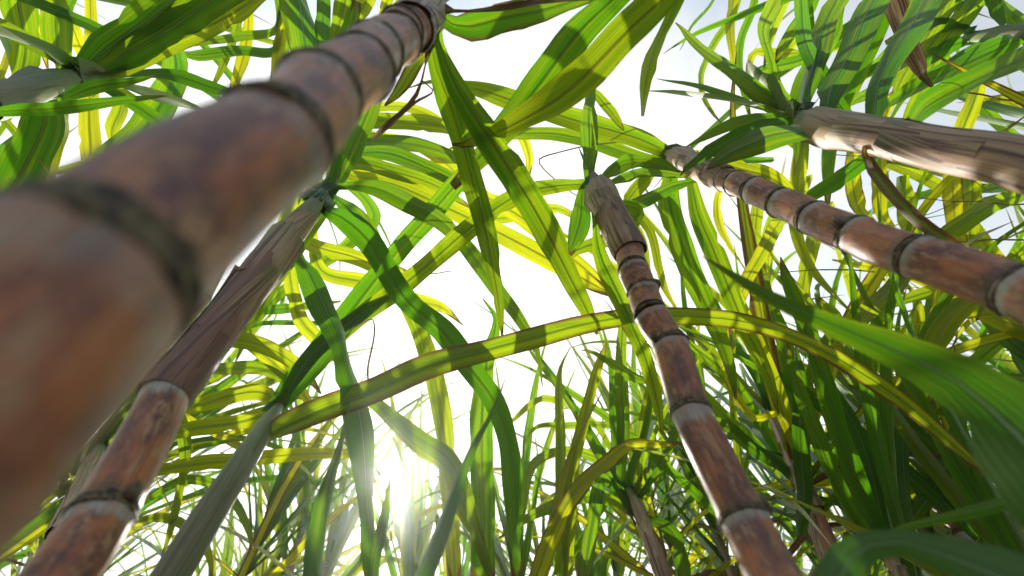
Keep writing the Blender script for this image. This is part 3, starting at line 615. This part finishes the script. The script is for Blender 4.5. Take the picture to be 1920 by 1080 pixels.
leaf('V', [(70,-60,18),(85,20,20),(78,70,18),(90,130,4)], (1.1,1.2,1.2), YY)
leaf('V', [(90,-40,20),(130,40,24),(150,90,26),(180,140,6)], (1.1,1.2,1.2), (.6,0,0))
leaf('V', [(150,-80,18),(170,60,24),(168,220,32),(170,290,32),(160,340,10)], (1.1,1.2,1.3), (.75,.1,0), (0,0))
leaf('V', [(260,-60,20),(330,120,50),(280,230,60),(200,310,62),(110,380,54),(60,440,20)], (1.05,.95,.9), (.02,0,.1), (0,0), root_in=False)
leaf('V', [(200,100,10),(225,190,26),(212,240,24),(210,280,4)], (1.2,1.2,1.2), (.4,0,.2), root_in=False)
leaf('V', [(60,330,10),(160,310,22),(230,280,30),(320,250,20),(420,200,3)], (1.2,1.2,1.25), (.3,0,.2), root_in=False)
# T
leaf('T', [(560,-60,56),(562,30,64),(570,90,54),(580,150,30),(590,230,4)], (.88,.84,.8), (.0,0,.15), 'graze')
leaf('T', [(606,-60,26),(606,40,30),(612,100,26),(620,150,4)], (.9,.88,.86), (.0,0,.7), (10,0))
leaf('T', [(655,-60,30),(645,20,40),(625,85,22),(610,120,4)], (.9,.88,.86), (.2,0,.1))
leaf('T', [(700,-50,26),(668,40,34),(640,90,18),(620,130,3)], (.92,.9,.88), (.55,.15,0))
leaf('T', [(545,-60,20),(535,40,22),(520,100,22),(505,160,4)], (1.0,1.0,1.0), YY)
leaf('T', [(740,-40,20),(725,10,26),(715,60,22),(700,110,4)], (.95,.95,.95), (.5,0,0))
leaf('T', [(520,-60,10),(520,50,14),(450,66,17),(395,78,14),(345,90,3)], (1.0,1.0,1.05), (.1,0,.5), (20,20))
leaf('T', [(530,20,10),(515,92,18),(450,96,20),(380,104,22),(330,96,4)], (1.0,1.0,1.05), (.0,0,.7), (20,20))
leaf('T', [(480,-60,10),(462,80,22),(446,140,20),(428,190,3)], (1.1,1.15,1.2), YY)
leaf('T', [(470,-60,10),(440,70,14),(418,130,14),(395,170,3)], (1.1,1.15,1.2), (.3,0,.3))
# M fan
for pts, zz, at in [
    ([(600,235,20),(690,228,32),(780,228,34),(850,242,26),(905,275,4)], (1.25,1.15,1.1), (.4,0,.2)),
    ([(610,262,20),(700,262,28),(780,272,30),(850,295,24),(900,330,4)], (1.25,1.15,1.1), (.2,0,.6)),
    ([(620,290,20),(700,285,30),(780,305,34),(850,335,30),(910,380,6)], (1.22,1.1,1.05), (.15,0,.5)),
    ([(625,310,20),(690,308,30),(770,330,34),(840,362,26),(880,390,4)], (1.2,1.1,1.1), (.35,0,.3)),
    ([(640,325,20),(740,345,36),(850,395,42),(960,450,44),(1050,500,42),(1120,538,28),(1165,560,3)], (1.2,1.0,.95), (.85,.12,0)),
    ([(700,250,10),(800,280,26),(900,362,30),(980,410,36),(1050,466,36),(1110,515,24),(1150,560,3)], (1.3,1.1,1.05), (.8,.08,0)),
    ([(590,330,14),(560,440,30),(660,480,34),(720,505,34),(780,520,10)], (1.2,1.15,1.1), (.75,.05,0)),
    ([(580,350,14),(600,500,30),(680,530,36),(760,560,34),(830,575,20),(870,610,2)], (1.2,1.2,1.1), (.7,.1,0)),
    ([(560,320,14),(540,470,28),(560,590,30),(600,640,28),(650,690,8)], (1.2,1.15,1.1), (.6,.1,0)),
    ([(570,280,14),(680,210,20),(760,200,20),(840,235,14),(880,280,2)], (1.25,1.3,1.4), (.5,.1,.1)),
    ([(560,300,14),(500,500,26),(470,600,26),(400,640,10)], (1.2,1.1,1.1), (.6,.05,0)),
    ([(600,300,14),(700,400,28),(640,470,28),(560,520,24),(480,600,20),(440,680,3)], (1.3,1.25,1.2), (.3,.05,.2)),
    ([(600,290,12),(760,330,20),(905,250,24),(960,235,26),(990,290,20),(985,350,5)], (1.3,1.3,1.3), (.85,.1,0)),
    ([(620,300,12),(800,380,26),(930,410,24),(1040,390,20),(1100,420,3)], (1.4,1.4,1.4), (.6,.1,0)),
]: leaf('M', pts, zz, (at[0] * .8 - .03, at[1], at[2]), (random.uniform(-12, 12), random.uniform(-15, 15)))
# N level leaves
for pts, zz, at in [
    ([(230,770,14),(350,762,30),(430,744,36),(495,738,32),(540,770,10)], (.95,.95,1.0), (.35,0,.2)),
    ([(230,820,14),(355,806,34),(430,795,34),(505,772,30),(560,745,6)], (.95,.95,1.0), (.4,0,.1)),
    ([(200,900,14),(300,884,26),(380,868,32),(470,860,30),(560,852,26),(650,850,20),(700,858,3)], (.9,.92,1.0), (.6,.05,0)),
    ([(300,700,14),(420,690,26),(480,690,28),(530,712,20),(545,760,3)], (1.0,1.05,1.1), (.2,0,.6)),
    ([(330,650,14),(430,640,32),(510,655,34),(565,690,26),(600,740,4)], (1.0,1.05,1.1), (.5,.3,0)),
    ([(300,610,10),(440,622,30),(500,670,30),(560,730,24),(600,790,3)], (1.1,1.1,1.1), (.6,.2,0)),
    ([(300,720,10),(338,790,24),(348,850,24),(342,905,16),(325,970,16),(300,1050,3)], (.95,1.0,1.0), (.3,0,.1)),
    ([(250,700,10),(360,790,16),(440,830,18),(490,860,3)], (1.1,1.1,1.1), (.85,.2,0)),
    ([(250,950,10),(345,900,20),(410,910,20),(450,960,16),(480,1040,3)], (1.1,1.1,1.1), (.2,0,.2)),
    ([(200,980,10),(290,970,18),(340,985,20),(390,1030,14),(400,1090,3)], (1.0,1.0,1.0), (.4,0,.1)),
]: leaf('N', pts, zz, at, (random.uniform(-15, 15), random.uniform(-20, 20)))
leaf('N', [(420,560,10),(500,580,22),(570,575,20),(640,565,4)], (1.2,1.2,1.2), (0,0,.5), root_in=False)
leaf('N', [(430,615,8),(520,605,12),(590,605,8),(640,600,2)], (1.2,1.2,1.2), (0,0,.8), root_in=False)
# X / middle hanging leaves low centre (plants of the second row)
for pts, zz, at in [
    ([(745,540,24),(785,615,40),(812,700,42),(830,800,40),(842,900,38),(850,1000,34),(852,1100,26)], (.95,.95,1.0), (.45,.12,.05)),
    ([(690,745,24),(770,812,46),(840,872,48),(875,950,42),(905,1040,26),(925,1110,4)], (.86,.86,.9), (.3,.12,.1)),
    ([(905,560,3),(930,600,14),(910,680,34),(905,760,48),(905,860,54),(904,980,54),(905,1100,50)], (1.0,.95,.9), (.15,0,.2)),
]: leaf('B' if pts[0][0] < 800 else 'I', pts, zz, at, (random.uniform(-8, 8), random.uniform(-8, 8)), root_in=False)
leaf('Y', [(790,1090,44),(820,995,34),(852,915,25),(890,838,17),(922,775,9),(948,702,1)], (.34,.42,.50), (0,0,.6), 'graze', fold=.5, label='dull green spear leaf pointing up')
leaf('Y', [(590,1090,34),(602,1000,32),(622,900,25),(640,830,12),(656,740,1)], (.38,.44,.52), (0,0,.6), 'graze', fold=.5, label='dull green spear leaf pointing up')
leaf('Y', [(700,1100,20),(705,1040,26),(720,960,22),(728,900,4)], (.5,.55,.6), (0,0,.7))
# W big blurred leaves
leaf('W', [(2060,960,250),(1905,806,158),(1780,706,96),(1630,643,62),(1500,580,40),(1400,527,22),(1314,483,2)], (.18,.24,.30,.37), (.08,0,.0), (4,0), fold=.10, ripple=.04, label='big blurred green leaf sweeping across the right')
leaf('W', [(2000,1165,150),(1920,1105,120),(1800,1045,84),(1700,1015,56),(1625,1030,66),(1575,1075,84),(1540,1150,100)], (.17,.20,.23,.21), (-.2,0,.9), (5,-15), fold=.3, ripple=.03, label='broad blurred leaf arching over at the lower right corner')
leaf('W', [(2060,900,30),(1930,932,30),(1800,962,24),(1690,992,12),(1640,1010,2)], (.24,.27,.30,.32), (.0,0,.3), (30,10), fold=.4)
# I crown
for pts, zz, at in [
    ([(1168,905,18),(1167,800,28),(1166,700,28),(1166,620,20),(1165,560,3)], (1.2,1.15,1.15), (.1,0,.4)),
    ([(1150,900,14),(1152,820,18),(1150,740,16),(1140,660,10),(1125,600,2)], (1.2,1.2,1.2), (.1,0,.6)),
    ([(1192,925,14),(1200,850,22),(1212,770,26),(1218,720,14),(1225,700,3)], (1.2,1.15,1.1), (.3,0,.2)),
    ([(1060,1080,26),(1068,960,28),(1082,840,28),(1105,740,24),(1128,672,14),(1140,640,2)], (1.1,1.05,1.0), (.45,0,.1)),
    ([(1052,1080,22),(1053,960,24),(1051,850,24),(1047,740,18),(1052,690,8),(1072,650,1)], (1.1,1.1,1.1), (.25,0,.4)),
    ([(1000,1100,36),(1035,1005,38),(1080,925,36),(1135,866,32),(1185,832,20),(1240,834,16),(1285,828,2)], (.9,.88,.9), (.75,.35,0)),
    ([(1220,920,14),(1170,810,16),(1130,797,14),(1060,797,14),(1010,800,10),(985,830,5),(982,860,1)], (1.3,1.3,1.3), (.3,0,.1)),
    ([(1215,960,14),(1100,930,26),(1030,955,26),(975,980,14),(930,1010,2)], (1.2,1.1,1.1), (.2,0,.2)),
    ([(1225,720,12),(1190,705,22),(1150,683,20),(1110,662,10),(1085,658,1)], (1.0,1.0,1.0), (.1,0,.3)),
    ([(1190,940,12),(1245,860,18),(1270,800,16),(1262,760,3)], (1.2,1.2,1.2), (0,0,.3)),
    ([(1190,930,12),(1140,870,18),(1060,845,22),(1000,870,20),(985,930,12),(982,980,2)], (1.3,1.3,1.3), (.3,0,.2)),
    ([(1180,920,14),(1120,800,14),(1020,745,16),(960,790,8),(945,810,1)], (1.4,1.4,1.4), (.3,0,.2)),
    ([(1190,960,20),(1130,900,28),(1110,980,30),(1095,1100,26)], (1.2,1.1,1.0), (.05,0,.2)),
    ([(1200,960,12),(1260,1000,30),(1290,1100,26)], (1.2,1.1,1.1), (.1,0,.2)),
]: leaf('I', pts, zz, at, (random.uniform(-15, 15), random.uniform(-20, 20)), root_in=pts[0][1] < 1000)
# J crown
for pts, zz, at in [
    ([(1490,900,14),(1430,800,24),(1360,700,26),(1300,650,14),(1262,610,2)], (1.18,1.1,1.0), (.1,0,.3)),
    ([(1495,905,14),(1400,820,26),(1320,740,26),(1270,700,6)], (1.15,1.0,.95), (.1,0,.3)),
    ([(1500,905,16),(1440,860,26),(1360,800,26),(1310,780,6)], (1.15,1.0,.95), (.0,0,.6)),
    ([(1490,900,20),(1470,780,34),(1445,700,36),(1410,630,32),(1385,560,20),(1370,500,3)], (1.15,1.0,.95), (.65,.2,0)),
    ([(1500,900,14),(1500,780,30),(1470,640,32),(1440,560,26),(1425,480,5)], (1.15,1.1,1.1), (.15,0,.2)),
    ([(1510,900,14),(1480,760,26),(1440,680,20),(1392,600,16),(1365,540,2)], (1.1,1.1,1.1), (.1,0,.3)),
    ([(1500,1000,20),(1508,900,34),(1500,800,32),(1498,700,20),(1494,640,3)], (1.0,1.0,1.0), (.0,0,.3)),
    ([(1520,930,14),(1460,780,16),(1412,782,16),(1375,730,16),(1360,680,14),(1366,620,16),(1372,590,12)], (1.1,1.0,1.0), (.85,.3,0)),
]: leaf('J', pts, zz, at, (random.uniform(-15, 15), random.uniform(-20, 20)), root_in=pts[0][1] < 960)
# K crown and the right side
for pts, zz, at in [
    ([(1640,830,16),(1630,720,24),(1640,620,24),(1690,520,30),(1720,470,10)], (1.2,1.1,1.0), (.25,0,.1)),
    ([(1650,800,16),(1600,700,24),(1570,600,26),(1530,560,10)], (1.3,1.2,1.1), (.2,0,.2)),
    ([(1655,800,16),(1700,700,26),(1720,620,26),(1715,560,14),(1690,520,2)], (1.3,1.2,1.2), (.5,0,.0)),
    ([(1780,880,34),(1740,830,34),(1680,780,28),(1630,740,20),(1590,720,3)], (1.0,1.0,1.0), (.05,0,.5)),
    ([(1660,810,16),(1760,760,26),(1850,740,24),(1920,770,16)], (1.3,1.2,1.1), (0,0,.5)),
    ([(1660,800,16),(1800,700,26),(1880,640,26),(1960,600,20)], (1.3,1.2,1.1), (.1,0,.3)),
    ([(1920,1000,30),(1840,900,34),(1800,820,30),(1790,740,12),(1800,700,2)], (1.1,1.1,1.1), (.05,0,.3)),
    ([(1960,640,40),(1880,600,40),(1800,560,34),(1720,520,26),(1640,502,20),(1560,488,3)], (1.0,1.1,1.2), (.75,.1,0)),
    ([(1960,560,30),(1870,560,40),(1790,540,34),(1700,560,20),(1640,600,3)], (1.0,1.1,1.2), (.3,0,.1)),
    ([(1980,700,30),(1900,640,40),(1830,560,34),(1780,500,10)], (1.0,1.1,1.2), (.1,0,.1)),
    ([(1980,760,30),(1900,640,34),(1880,560,30),(1850,480,10)], (.95,1.1,1.2), (.05,0,.1)),
]: leaf('K', pts, zz, at, (random.uniform(-15, 15), random.uniform(-20, 20)), root_in=pts[0][0] < 1690 and pts[0][1] < 850)
leaf('K', [(1732,1000,14),(1716,880,14),(1714,780,12),(1728,690,8),(1735,650,2)], (1.1,1.1,1.1), dry=True, root_in=False, label='thin rust-brown dead leaf')
leaf('L', [(1650,1000,26),(1610,910,40),(1572,800,42),(1535,690,38),(1500,590,30),(1475,520,20),(1465,480,2)], (.88,.80,.80), (.0,0,.25), (0,0), label='wide dark shaded leaf')
leaf('L', [(1625,1000,26),(1570,900,32),(1522,800,32),(1490,700,20),(1480,640,3)], (.9,.86,.86), (.0,0,.2), (8,0))
leaf('L', [(1660,1000,20),(1640,900,26),(1600,800,26),(1560,720,16),(1540,650,3)], (.92,.95,1.0), (.0,0,.3), (-8,0))
leaf('L', [(1690,1010,20),(1740,930,30),(1790,830,28),(1800,720,14),(1790,650,2)], (.92,.95,1.0), (.1,0,.2))
leaf('O', [(1703,920,22),(1701,830,34),(1715,740,32),(1740,650,34),(1780,590,36),(1830,540,34),(1880,480,10)], (1.07,1.0,1.0), (.4,0,.1), (0,0))
leaf('O', [(1690,930,20),(1640,860,26),(1580,820,22),(1500,830,6)], (1.08,1.1,1.15), (.1,0,.3))
leaf('O', [(1730,930,20),(1800,860,28),(1880,830,24),(1950,860,6)], (1.08,1.1,1.15), (.0,0,.5))
# S streaked hanging leaves
for pts, zz, at in [
    ([(1510,240,24),(1500,300,30),(1492,380,30),(1495,440,26),(1520,500,18),(1570,560,8),(1620,610,2)], (1.1,1.05,1.0), (.55,.1,.05)),
    ([(1520,330,14),(1478,396,32),(1430,468,30),(1402,520,28),(1388,560,22),(1375,610,3)], (1.1,1.0,1.0), (.5,.25,.1)),
    ([(1560,380,14),(1535,430,30),(1515,490,30),(1502,550,26),(1500,620,6)], (1.15,1.1,1.1), (.5,.12,.0)),
    ([(1430,330,14),(1420,390,24),(1418,480,24),(1422,560,22),(1430,640,14),(1440,700,2)], (1.2,1.2,1.2), (.45,0,.1)),
    ([(1400,330,10),(1350,360,14),(1345,405,18),(1362,450,12),(1398,506,2)], (1.2,1.2,1.2), (.7,.2,.0)),
    ([(1650,280,30),(1590,325,36),(1530,365,30),(1480,410,10)], (.95,.98,1.0), (.05,0,.1)),
    ([(1600,280,24),(1598,340,30),(1612,390,26),(1650,430,6)], (1.15,1.15,1.15), (.65,.3,0)),
    ([(1650,290,24),(1650,350,30),(1658,410,24),(1690,450,4)], (1.15,1.15,1.15), (.7,.3,0)),
    ([(1690,330,24),(1700,400,34),(1720,450,26),(1760,520,6)], (1.15,1.15,1.15), (.4,0,0)),
    ([(1790,290,28),(1786,350,32),(1792,420,30),(1812,480,16),(1830,520,2)], (1.0,1.0,1.0), (.85,.3,0)),
    ([(1822,310,24),(1822,370,30),(1820,440,30),(1822,510,14),(1820,560,3)], (1.0,1.0,1.0), (.55,.08,0)),
    ([(1970,355,30),(1900,368,36),(1840,395,38),(1780,435,32),(1735,465,6)], (.95,.9,.9), (.2,0,.1)),
    ([(1780,330,10),(1660,300,20),(1760,350,26),(1820,420,26),(1900,520,20),(1950,600,4)], (1.2,1.2,1.2), (.4,0,.2)),
    ([(1850,120,20),(1822,200,30),(1795,270,30),(1790,330,14)], (1.1,1.1,1.1), (.5,0,0)),
    ([(1740,440,20),(1700,500,34),(1655,560,36),(1615,600,32),(1580,650,6)], (.95,.9,.85), (.35,0,0)),
    ([(1880,500,20),(1830,550,34),(1790,590,40),(1755,640,38),(1745,700,20),(1740,760,3)], (.9,.9,.9), (.55,0,0)),
    ([(1450,300,12),(1380,300,20),(1300,290,20),(1210,300,14),(1150,330,3)], (1.3,1.3,1.3), (.1,0,.2)),
    ([(1960,440,30),(1890,500,30),(1860,540,20),(1830,600,4)], (1.0,1.0,1.0), (.4,0,0)),
]: leaf('S', pts, zz, at, (random.uniform(-12, 12), random.uniform(-15, 15)), root_in=False)
# U, R upper right
for key, pts, zz, at in [
    ('R', [(1388,-60,18),(1376,0,24),(1368,50,20),(1373,100,14),(1377,150,2)], (1.1,1.1,1.1), (.8,.05,0)),
    ('R', [(1430,-60,16),(1412,20,18),(1390,70,17),(1384,120,15),(1396,180,12),(1410,230,3)], (1.15,1.15,1.15), (.2,0,.5)),
    ('R', [(1410,-60,12),(1372,30,16),(1338,80,16),(1314,140,12),(1318,180,10),(1340,215,6),(1358,232,1)], (1.15,1.15,1.15), (.3,.05,.5)),
    ('R', [(1370,-60,4),(1330,10,6),(1300,45,6),(1284,80,3),(1276,95,1)], (1.2,1.2,1.2), (.0,0,.8)),
    ('R', [(1480,-60,16),(1470,0,24),(1450,50,24),(1440,90,14),(1432,130,3)], (1.15,1.1,1.1), (.45,0,.1)),
    ('U', [(1545,-60,22),(1520,10,26),(1488,50,26),(1465,90,20),(1455,120,4)], (1.1,1.1,1.1), (.2,0,.1)),
    ('U', [(1640,60,12),(1540,95,20),(1470,100,22),(1415,98,18),(1405,125,10),(1404,160,2)], (1.2,1.15,1.15), (.5,0,.05)),
    ('U', [(1620,60,12),(1510,108,24),(1440,130,22),(1380,145,6)], (1.1,1.1,1.1), (.05,0,.5)),
    ('U', [(1500,-60,26),(1510,20,30),(1516,70,26),(1520,130,4)], (1.0,1.0,1.0), (.05,0,.4)),
    ('U', [(1560,20,16),(1440,130,22),(1440,160,20),(1462,195,4)], (1.2,1.2,1.2), (.65,0,0)),
    ('U', [(1700,-60,30),(1640,60,40),(1600,150,36),(1570,220,30),(1555,300,26),(1550,380,10)], (.9,1.0,1.05), (.25,0,.05)),
    ('U', [(1800,-60,30),(1770,20,36),(1725,90,34),(1690,150,24),(1670,200,4)], (1.0,1.0,1.0), (.3,0,.05)),
    ('U', [(1860,-50,30),(1815,20,40),(1770,80,40),(1740,150,30),(1700,220,20),(1680,300,3)], (1.0,1.0,1.0), (.35,0,0)),
    ('U', [(1700,-60,30),(1640,20,30),(1585,100,34),(1560,160,20),(1540,200,3)], (.95,.95,.95), (.2,.05,.5)),
    ('U', [(1760,60,16),(1690,110,26),(1640,130,24),(1580,160,4)], (1.1,1.1,1.1), (.0,0,.7)),
    ('U', [(1745,100,16),(1680,145,26),(1620,180,26),(1590,200,4)], (1.1,1.1,1.1), (.0,0,.7)),
    ('U', [(1720,80,16),(1690,170,28),(1668,190,24),(1655,240,4)], (1.2,1.2,1.2), (.85,.3,0)),
    ('U', [(1700,60,16),(1560,200,20),(1480,250,24),(1510,280,24),(1500,330,3)], (1.1,1.1,1.1), (.3,0,0)),
    ('U', [(1600,-60,30),(1560,60,34),(1510,150,40),(1490,230,34),(1495,280,14),(1490,330,3)], (.9,.9,.95), (.15,0,.1)),
    ('U', [(1960,20,16),(1900,60,10),(1840,180,8),(1890,190,22),(1925,210,18)], (1.2,1.2,1.2), (.8,.3,0)),
]: leaf(key, pts, zz, (at[0] - .12, at[1], at[2]), (random.uniform(-22, 22), random.uniform(-30, 30)), root_in=(pts[0][1] < 0))
leaf('U', [(1660,-60,34),(1682,10,40),(1702,70,36),(1722,120,30),(1730,145,14),(1755,175,3)], (.80,.80,.80), dry=True, label='dark brown dead leaf hanging down')

# thin dead tips and fibres hanging free
for key, pts, zz in [
    ('E', [(1180,262,3),(1010,300,3),(1080,365,2),(1105,372,1)], (.9,.9)),
    ('F', [(1565,290,2),(1700,300,2),(1790,320,2),(1860,360,1)], (.7,.75)),
    ('F', [(1700,370,2),(1780,376,2),(1920,384,2)], (.8,.8)),
    ('F', [(1700,410,2),(1760,395,1.6),(1830,352,1)], (.8,.8)),
    ('S', [(1640,510,3),(1560,505,3),(1420,515,1.5)], (1.0,1.0)),
    ('S', [(1960,450,3),(1850,450,4),(1790,455,1)], (.9,.9)),
    ('S', [(1800,170,3),(1860,182,4),(1940,196,3)], (.9,.9)),
    ('B', [(760,515,1.5),(820,512,2.5),(866,506,1)], (.9,.9)),
    ('N', [(655,620,2),(700,600,3),(690,700,4),(702,760,1)], (.7,.7)),
]: leaf(key, pts, zz, dry=True, root_in=False, ripple=0, fold=.1)

# ------------------------------------------------------------------ the field behind: canes with parts, copied one by one
def auto_leaf(root, top, azi, length, width, tilt, droop, seed, att, mat=None):
    rn = random.Random(seed); n = 9; p = Vector(top); an = tilt; path = []
    side = rn.uniform(-0.25, 0.25)
    for i in range(n):
        s = i / (n - 1); wd_ = width * (0.45 + 0.55 * min(1, s / 0.22)) * (1 - max(0, (s - 0.35) / 0.65) ** 1.6) + 0.0008
        path.append((p.x, p.y, p.z, wd_))
        an = min(R_(172), an + droop * (0.25 + 1.6 * s) / n)
        a2 = azi + side * s
        p = p + Vector((math.cos(a2) * math.sin(an), math.sin(a2) * math.sin(an), math.cos(an))) * length / (n - 1)
    o = leaf_mesh('leaf', path, mat or M_LEAF, root, (rn.uniform(-30, 30), rn.uniform(-70, 70)), 0.3, 0.06, seed, None, seg=22, across=4, px=False)
    o.color = (*att, 1)
    return o
def proto(k):
    rn = random.Random(100 + k)
    root = bpy.data.objects.new('sugar_cane', None); C.objects.link(root)
    H = rn.uniform(1.80, 2.12); bx, by = rn.uniform(-.06, .06), rn.uniform(-.06, .06)
    def at(h): s = h / H; return Vector((bx * s * s, by * s * s, h))
    hs = [0]; 
    while hs[-1] < H - 0.42: hs.append(hs[-1] + rn.uniform(0.10, 0.14))
    for i in range(len(hs) - 1):
        a, b = at(hs[i]), at(hs[i + 1])
        tube('internode', [(a.lerp(b, v), 0.0145 * (0.96 + 0.05 * math.sin(math.pi * v) + (0.06 if v in (0, 1) else 0)), v) for v in (0, .1, .35, .65, .9, 1)], M_CANE, root, 10).color = (.4, 0, 0, 1)
    n = 12; sh = []
    for j in range(n):
        v = j / (n - 1); sh.append((at(hs[-1] + (H - hs[-1]) * v), 0.019 * (1 - 0.35 * v) + 0.0012 * math.sin(9 * v), v))
    tube('leaf_sheath', sh, M_SHEATH, root, 12, lambda an, v: 1 + 0.14 * (((an + 3 * v) / 6.2832) % 1.0)).color = (.2, 0, 0, 1)
    nl = 20
    for i in range(nl):
        s = i / (nl - 1); h = H - 0.34 * (1 - s) ** 1.3
        azi = i * math.pi + rn.uniform(-0.7, 0.7) + (rn.uniform(0, 6) if k % 2 else k)
        if s < 0.12: att = (rn.uniform(.6, 1.0), rn.uniform(.2, .6), 0.0)
        else: att = (rn.choice((0.02, 0.1, 0.25, 0.45)), rn.choice((0, 0, 0.1)), rn.uniform(0, .6))
        auto_leaf(root, at(h), azi, rn.uniform(0.75, 1.15) * (0.75 + 0.25 * math.sin(math.pi * min(1, s + .2))), rn.uniform(.020, .036), R_(50 - 44 * s + rn.uniform(-9, 9)), R_(rn.uniform(20, 115) * (1.05 - 0.75 * s)), 1000 * k + i, att)
    for i in range(2):
        auto_leaf(root, at(hs[-1] + 0.05 * i), rn.uniform(0, 6), rn.uniform(.4, .6), .02, R_(70), R_(120), 7000 + 10 * k + i, (0, 0, 0), M_DRY).name = 'dry_leaf'
    return root
protos = [proto(k) for k in range(6)]
for key, nn in (('I', 9), ('J', 9), ('K', 9), ('L', 8), ('O', 8), ('N', 8), ('M', 9), ('S', 7), ('U', 8), ('R', 8), ('V', 5), ('T', 4)):
    c_ = PLANTS[key]['crown']; rt = PLANTS[key]['root']; rn = random.Random(hash_(key) + 5)
    for i in range(nn):
        o = auto_leaf(rt, c_ - Vector((0, 0, rn.uniform(.0, .12))), rn.uniform(0.3, 2.8) + (0 if i % 3 else math.pi), rn.uniform(.6, 1.0), rn.uniform(.018, .034), R_(rn.uniform(8, 55)), R_(rn.uniform(20, 125)), hash_(key) * 31 + i, (rn.choice((0, .1, .3)), rn.choice((0, .15)), rn.uniform(0, .4)))
        o.matrix_parent_inverse = Matrix.Translation(-rt.location)
def copy_tree(o):
    c = o.copy(); C.objects.link(c)
    for ch in o.children:
        d = ch.copy(); C.objects.link(d); d.parent = c
        if d.name.startswith('leaf') and not d.name.startswith('leaf_sheath'):
            cc = ch.color; d.color = (max(0, cc[0] + FR.uniform(-.12, .2)), cc[1], cc[2], 1)
    return c
FR = random.Random(77)
spots = []
def spot(x, y, s=1.0): spots.append((x, y, s))
# rows run away to the right; spacing as planted
for (x, y) in [(-1.25, 1.05), (-0.80, 1.45), (0.12, 1.5), (0.45, 1.62), (0.78, 1.32), (1.12, 1.08), (1.38, 0.72), (1.05, 1.62), (0.4, 2.0),
               (-1.7, 0.6), (-1.5, 1.7), (1.55, 1.25), (1.5, 1.85), (1.9, 0.85), (0.85, 1.9), (-0.75, 2.0), (0.0, 2.15), (1.8, 0.45), (-2.1, 1.1), (1.25, .35)]: spot(x, y, FR.uniform(.90, 1.03))
for (x, y) in [(0.95, .85), (0.62, 1.12), (1.2, 1.35), (0.75, 1.62), (1.35, 1.6), (1.75, 1.55), (0.25, 1.82), (-1.15, 1.45), (1.65, .2), (0.55, 1.85), (1.15, 1.95)]: spot(x, y, FR.uniform(.88, 1.0))
for (x, y) in [(-0.64, 1.8), (-0.26, 1.8)]: spot(x, y, .95)
yy = 2.3
while yy < 6.2:
    xx = -1.15 * yy - 0.2
    while xx < 1.35 * yy:
        spot(xx + FR.uniform(-.16, .16), yy + FR.uniform(-.2, .2), FR.uniform(.92, 1.12)); xx += 0.50 + 0.05 * yy
    yy += 0.65
used = set()

# the rest of the field, behind and beside the lens: one dense mass nobody could count
def thicket():
    rn = random.Random(9); vs_, fs, uvl, mi = [], [], [], []; mats = [M_LEAF, M_CANE, M_SHEATH, M_DRY]
    for y, xa, xb in ((-1.4, -3.6, 3.7), (-2.1, -3.6, 3.7), (-2.9, -3.6, 3.7), (-3.8, -3.6, 3.7), (-0.2, -3.4, -1.3), (0.25, -3.4, -1.7), (7.2, -8, 9), (8.0, -9, 10), (9.0, -10, 11)):
        x = xa + rn.uniform(0, .4)
        while x < xb:
            pr = protos[rn.randrange(6)]; T = Matrix.Translation((x, y + rn.uniform(-.15, .15), 0)) @ Matrix.Rotation(rn.uniform(0, 6.28), 4, 'Z') @ Matrix.Scale(rn.uniform(.88, 1.03), 4)
            for ch in pr.children:
                me = ch.data; b0 = len(vs_); k = mats.index(me.materials[0])
                vs_ += [tuple(T @ v.co) for v in me.vertices]
                for p in me.polygons: fs.append(tuple(b0 + q for q in p.vertices)); mi.append(k)
                ul = me.uv_layers[0].data; uvl += [tuple(d.uv) for d in ul]
            x += rn.uniform(.38, .6)
    me = bpy.data.meshes.new('cane_thicket'); me.from_pydata(vs_, [], fs); u = me.uv_layers.new(name='uv')
    u.data.foreach_set('uv', [c for q in uvl for c in q]); me.polygons.foreach_set('material_index', mi); me.polygons.foreach_set('use_smooth', [True] * len(fs))
    for m in mats: me.materials.append(m)
    o = bpy.data.objects.new('cane_thicket', me); C.objects.link(o); o.color = (.2, .1, .3, 1)
    tag(o, 'dense mass of green sugarcane filling the rest of the field', 'sugarcane', kind='stuff')
thicket()

rows = {}
ORD = ['leftmost', 'second from left', 'third from left', 'fourth from left', 'fifth from left', 'sixth from left', 'seventh from left', 'eighth from left', 'ninth from left', 'tenth from left',
       'eleventh from left', 'twelfth from left', 'thirteenth from left', 'fourteenth from left', 'fifteenth from left', 'sixteenth from left', 'seventeenth from left', 'eighteenth from left', 'nineteenth from left', 'twentieth from left', 'twenty-first from left', 'twenty-second from left', 'twenty-third from left', 'rightmost']
def far_(dd):
    for lim, nm in ((1.8, 'nearest row'), (2.35, 'second row'), (3.0, 'third row'), (3.6, 'fourth row'), (4.2, 'fifth row'), (4.8, 'sixth row'), (5.4, 'seventh row'), (6.2, 'eighth row')):
        if dd < lim: return nm
    return 'farthest row'
for i, (x, y, sc) in enumerate(spots):
    dd = math.hypot(x, y); r_ = far_(dd)
    rows.setdefault(r_, []).append((x / y, i))
where = {}
for r_, l in rows.items():
    l.sort()
    for k, (q, i) in enumerate(l): where[i] = (r_, k)
for i, (x, y, s) in enumerate(spots):
    k = i % 6
    o = protos[k] if i < 6 else copy_tree(protos[k])
    o.location = (x, y, 0); o.rotation_euler = (FR.uniform(-.08, .08), FR.uniform(-.08, .08), FR.uniform(0, 6.283)); o.scale = (s, s, s)
    r_, kk = where[i]
    tag(o, 'leafy green field cane, %s in the %s of the backlit thicket below' % (ORD[min(kk, len(ORD) - 1)], r_), 'sugarcane', 'field canes of the ' + r_)
print('leaves', LN[0], 'field', len(spots))
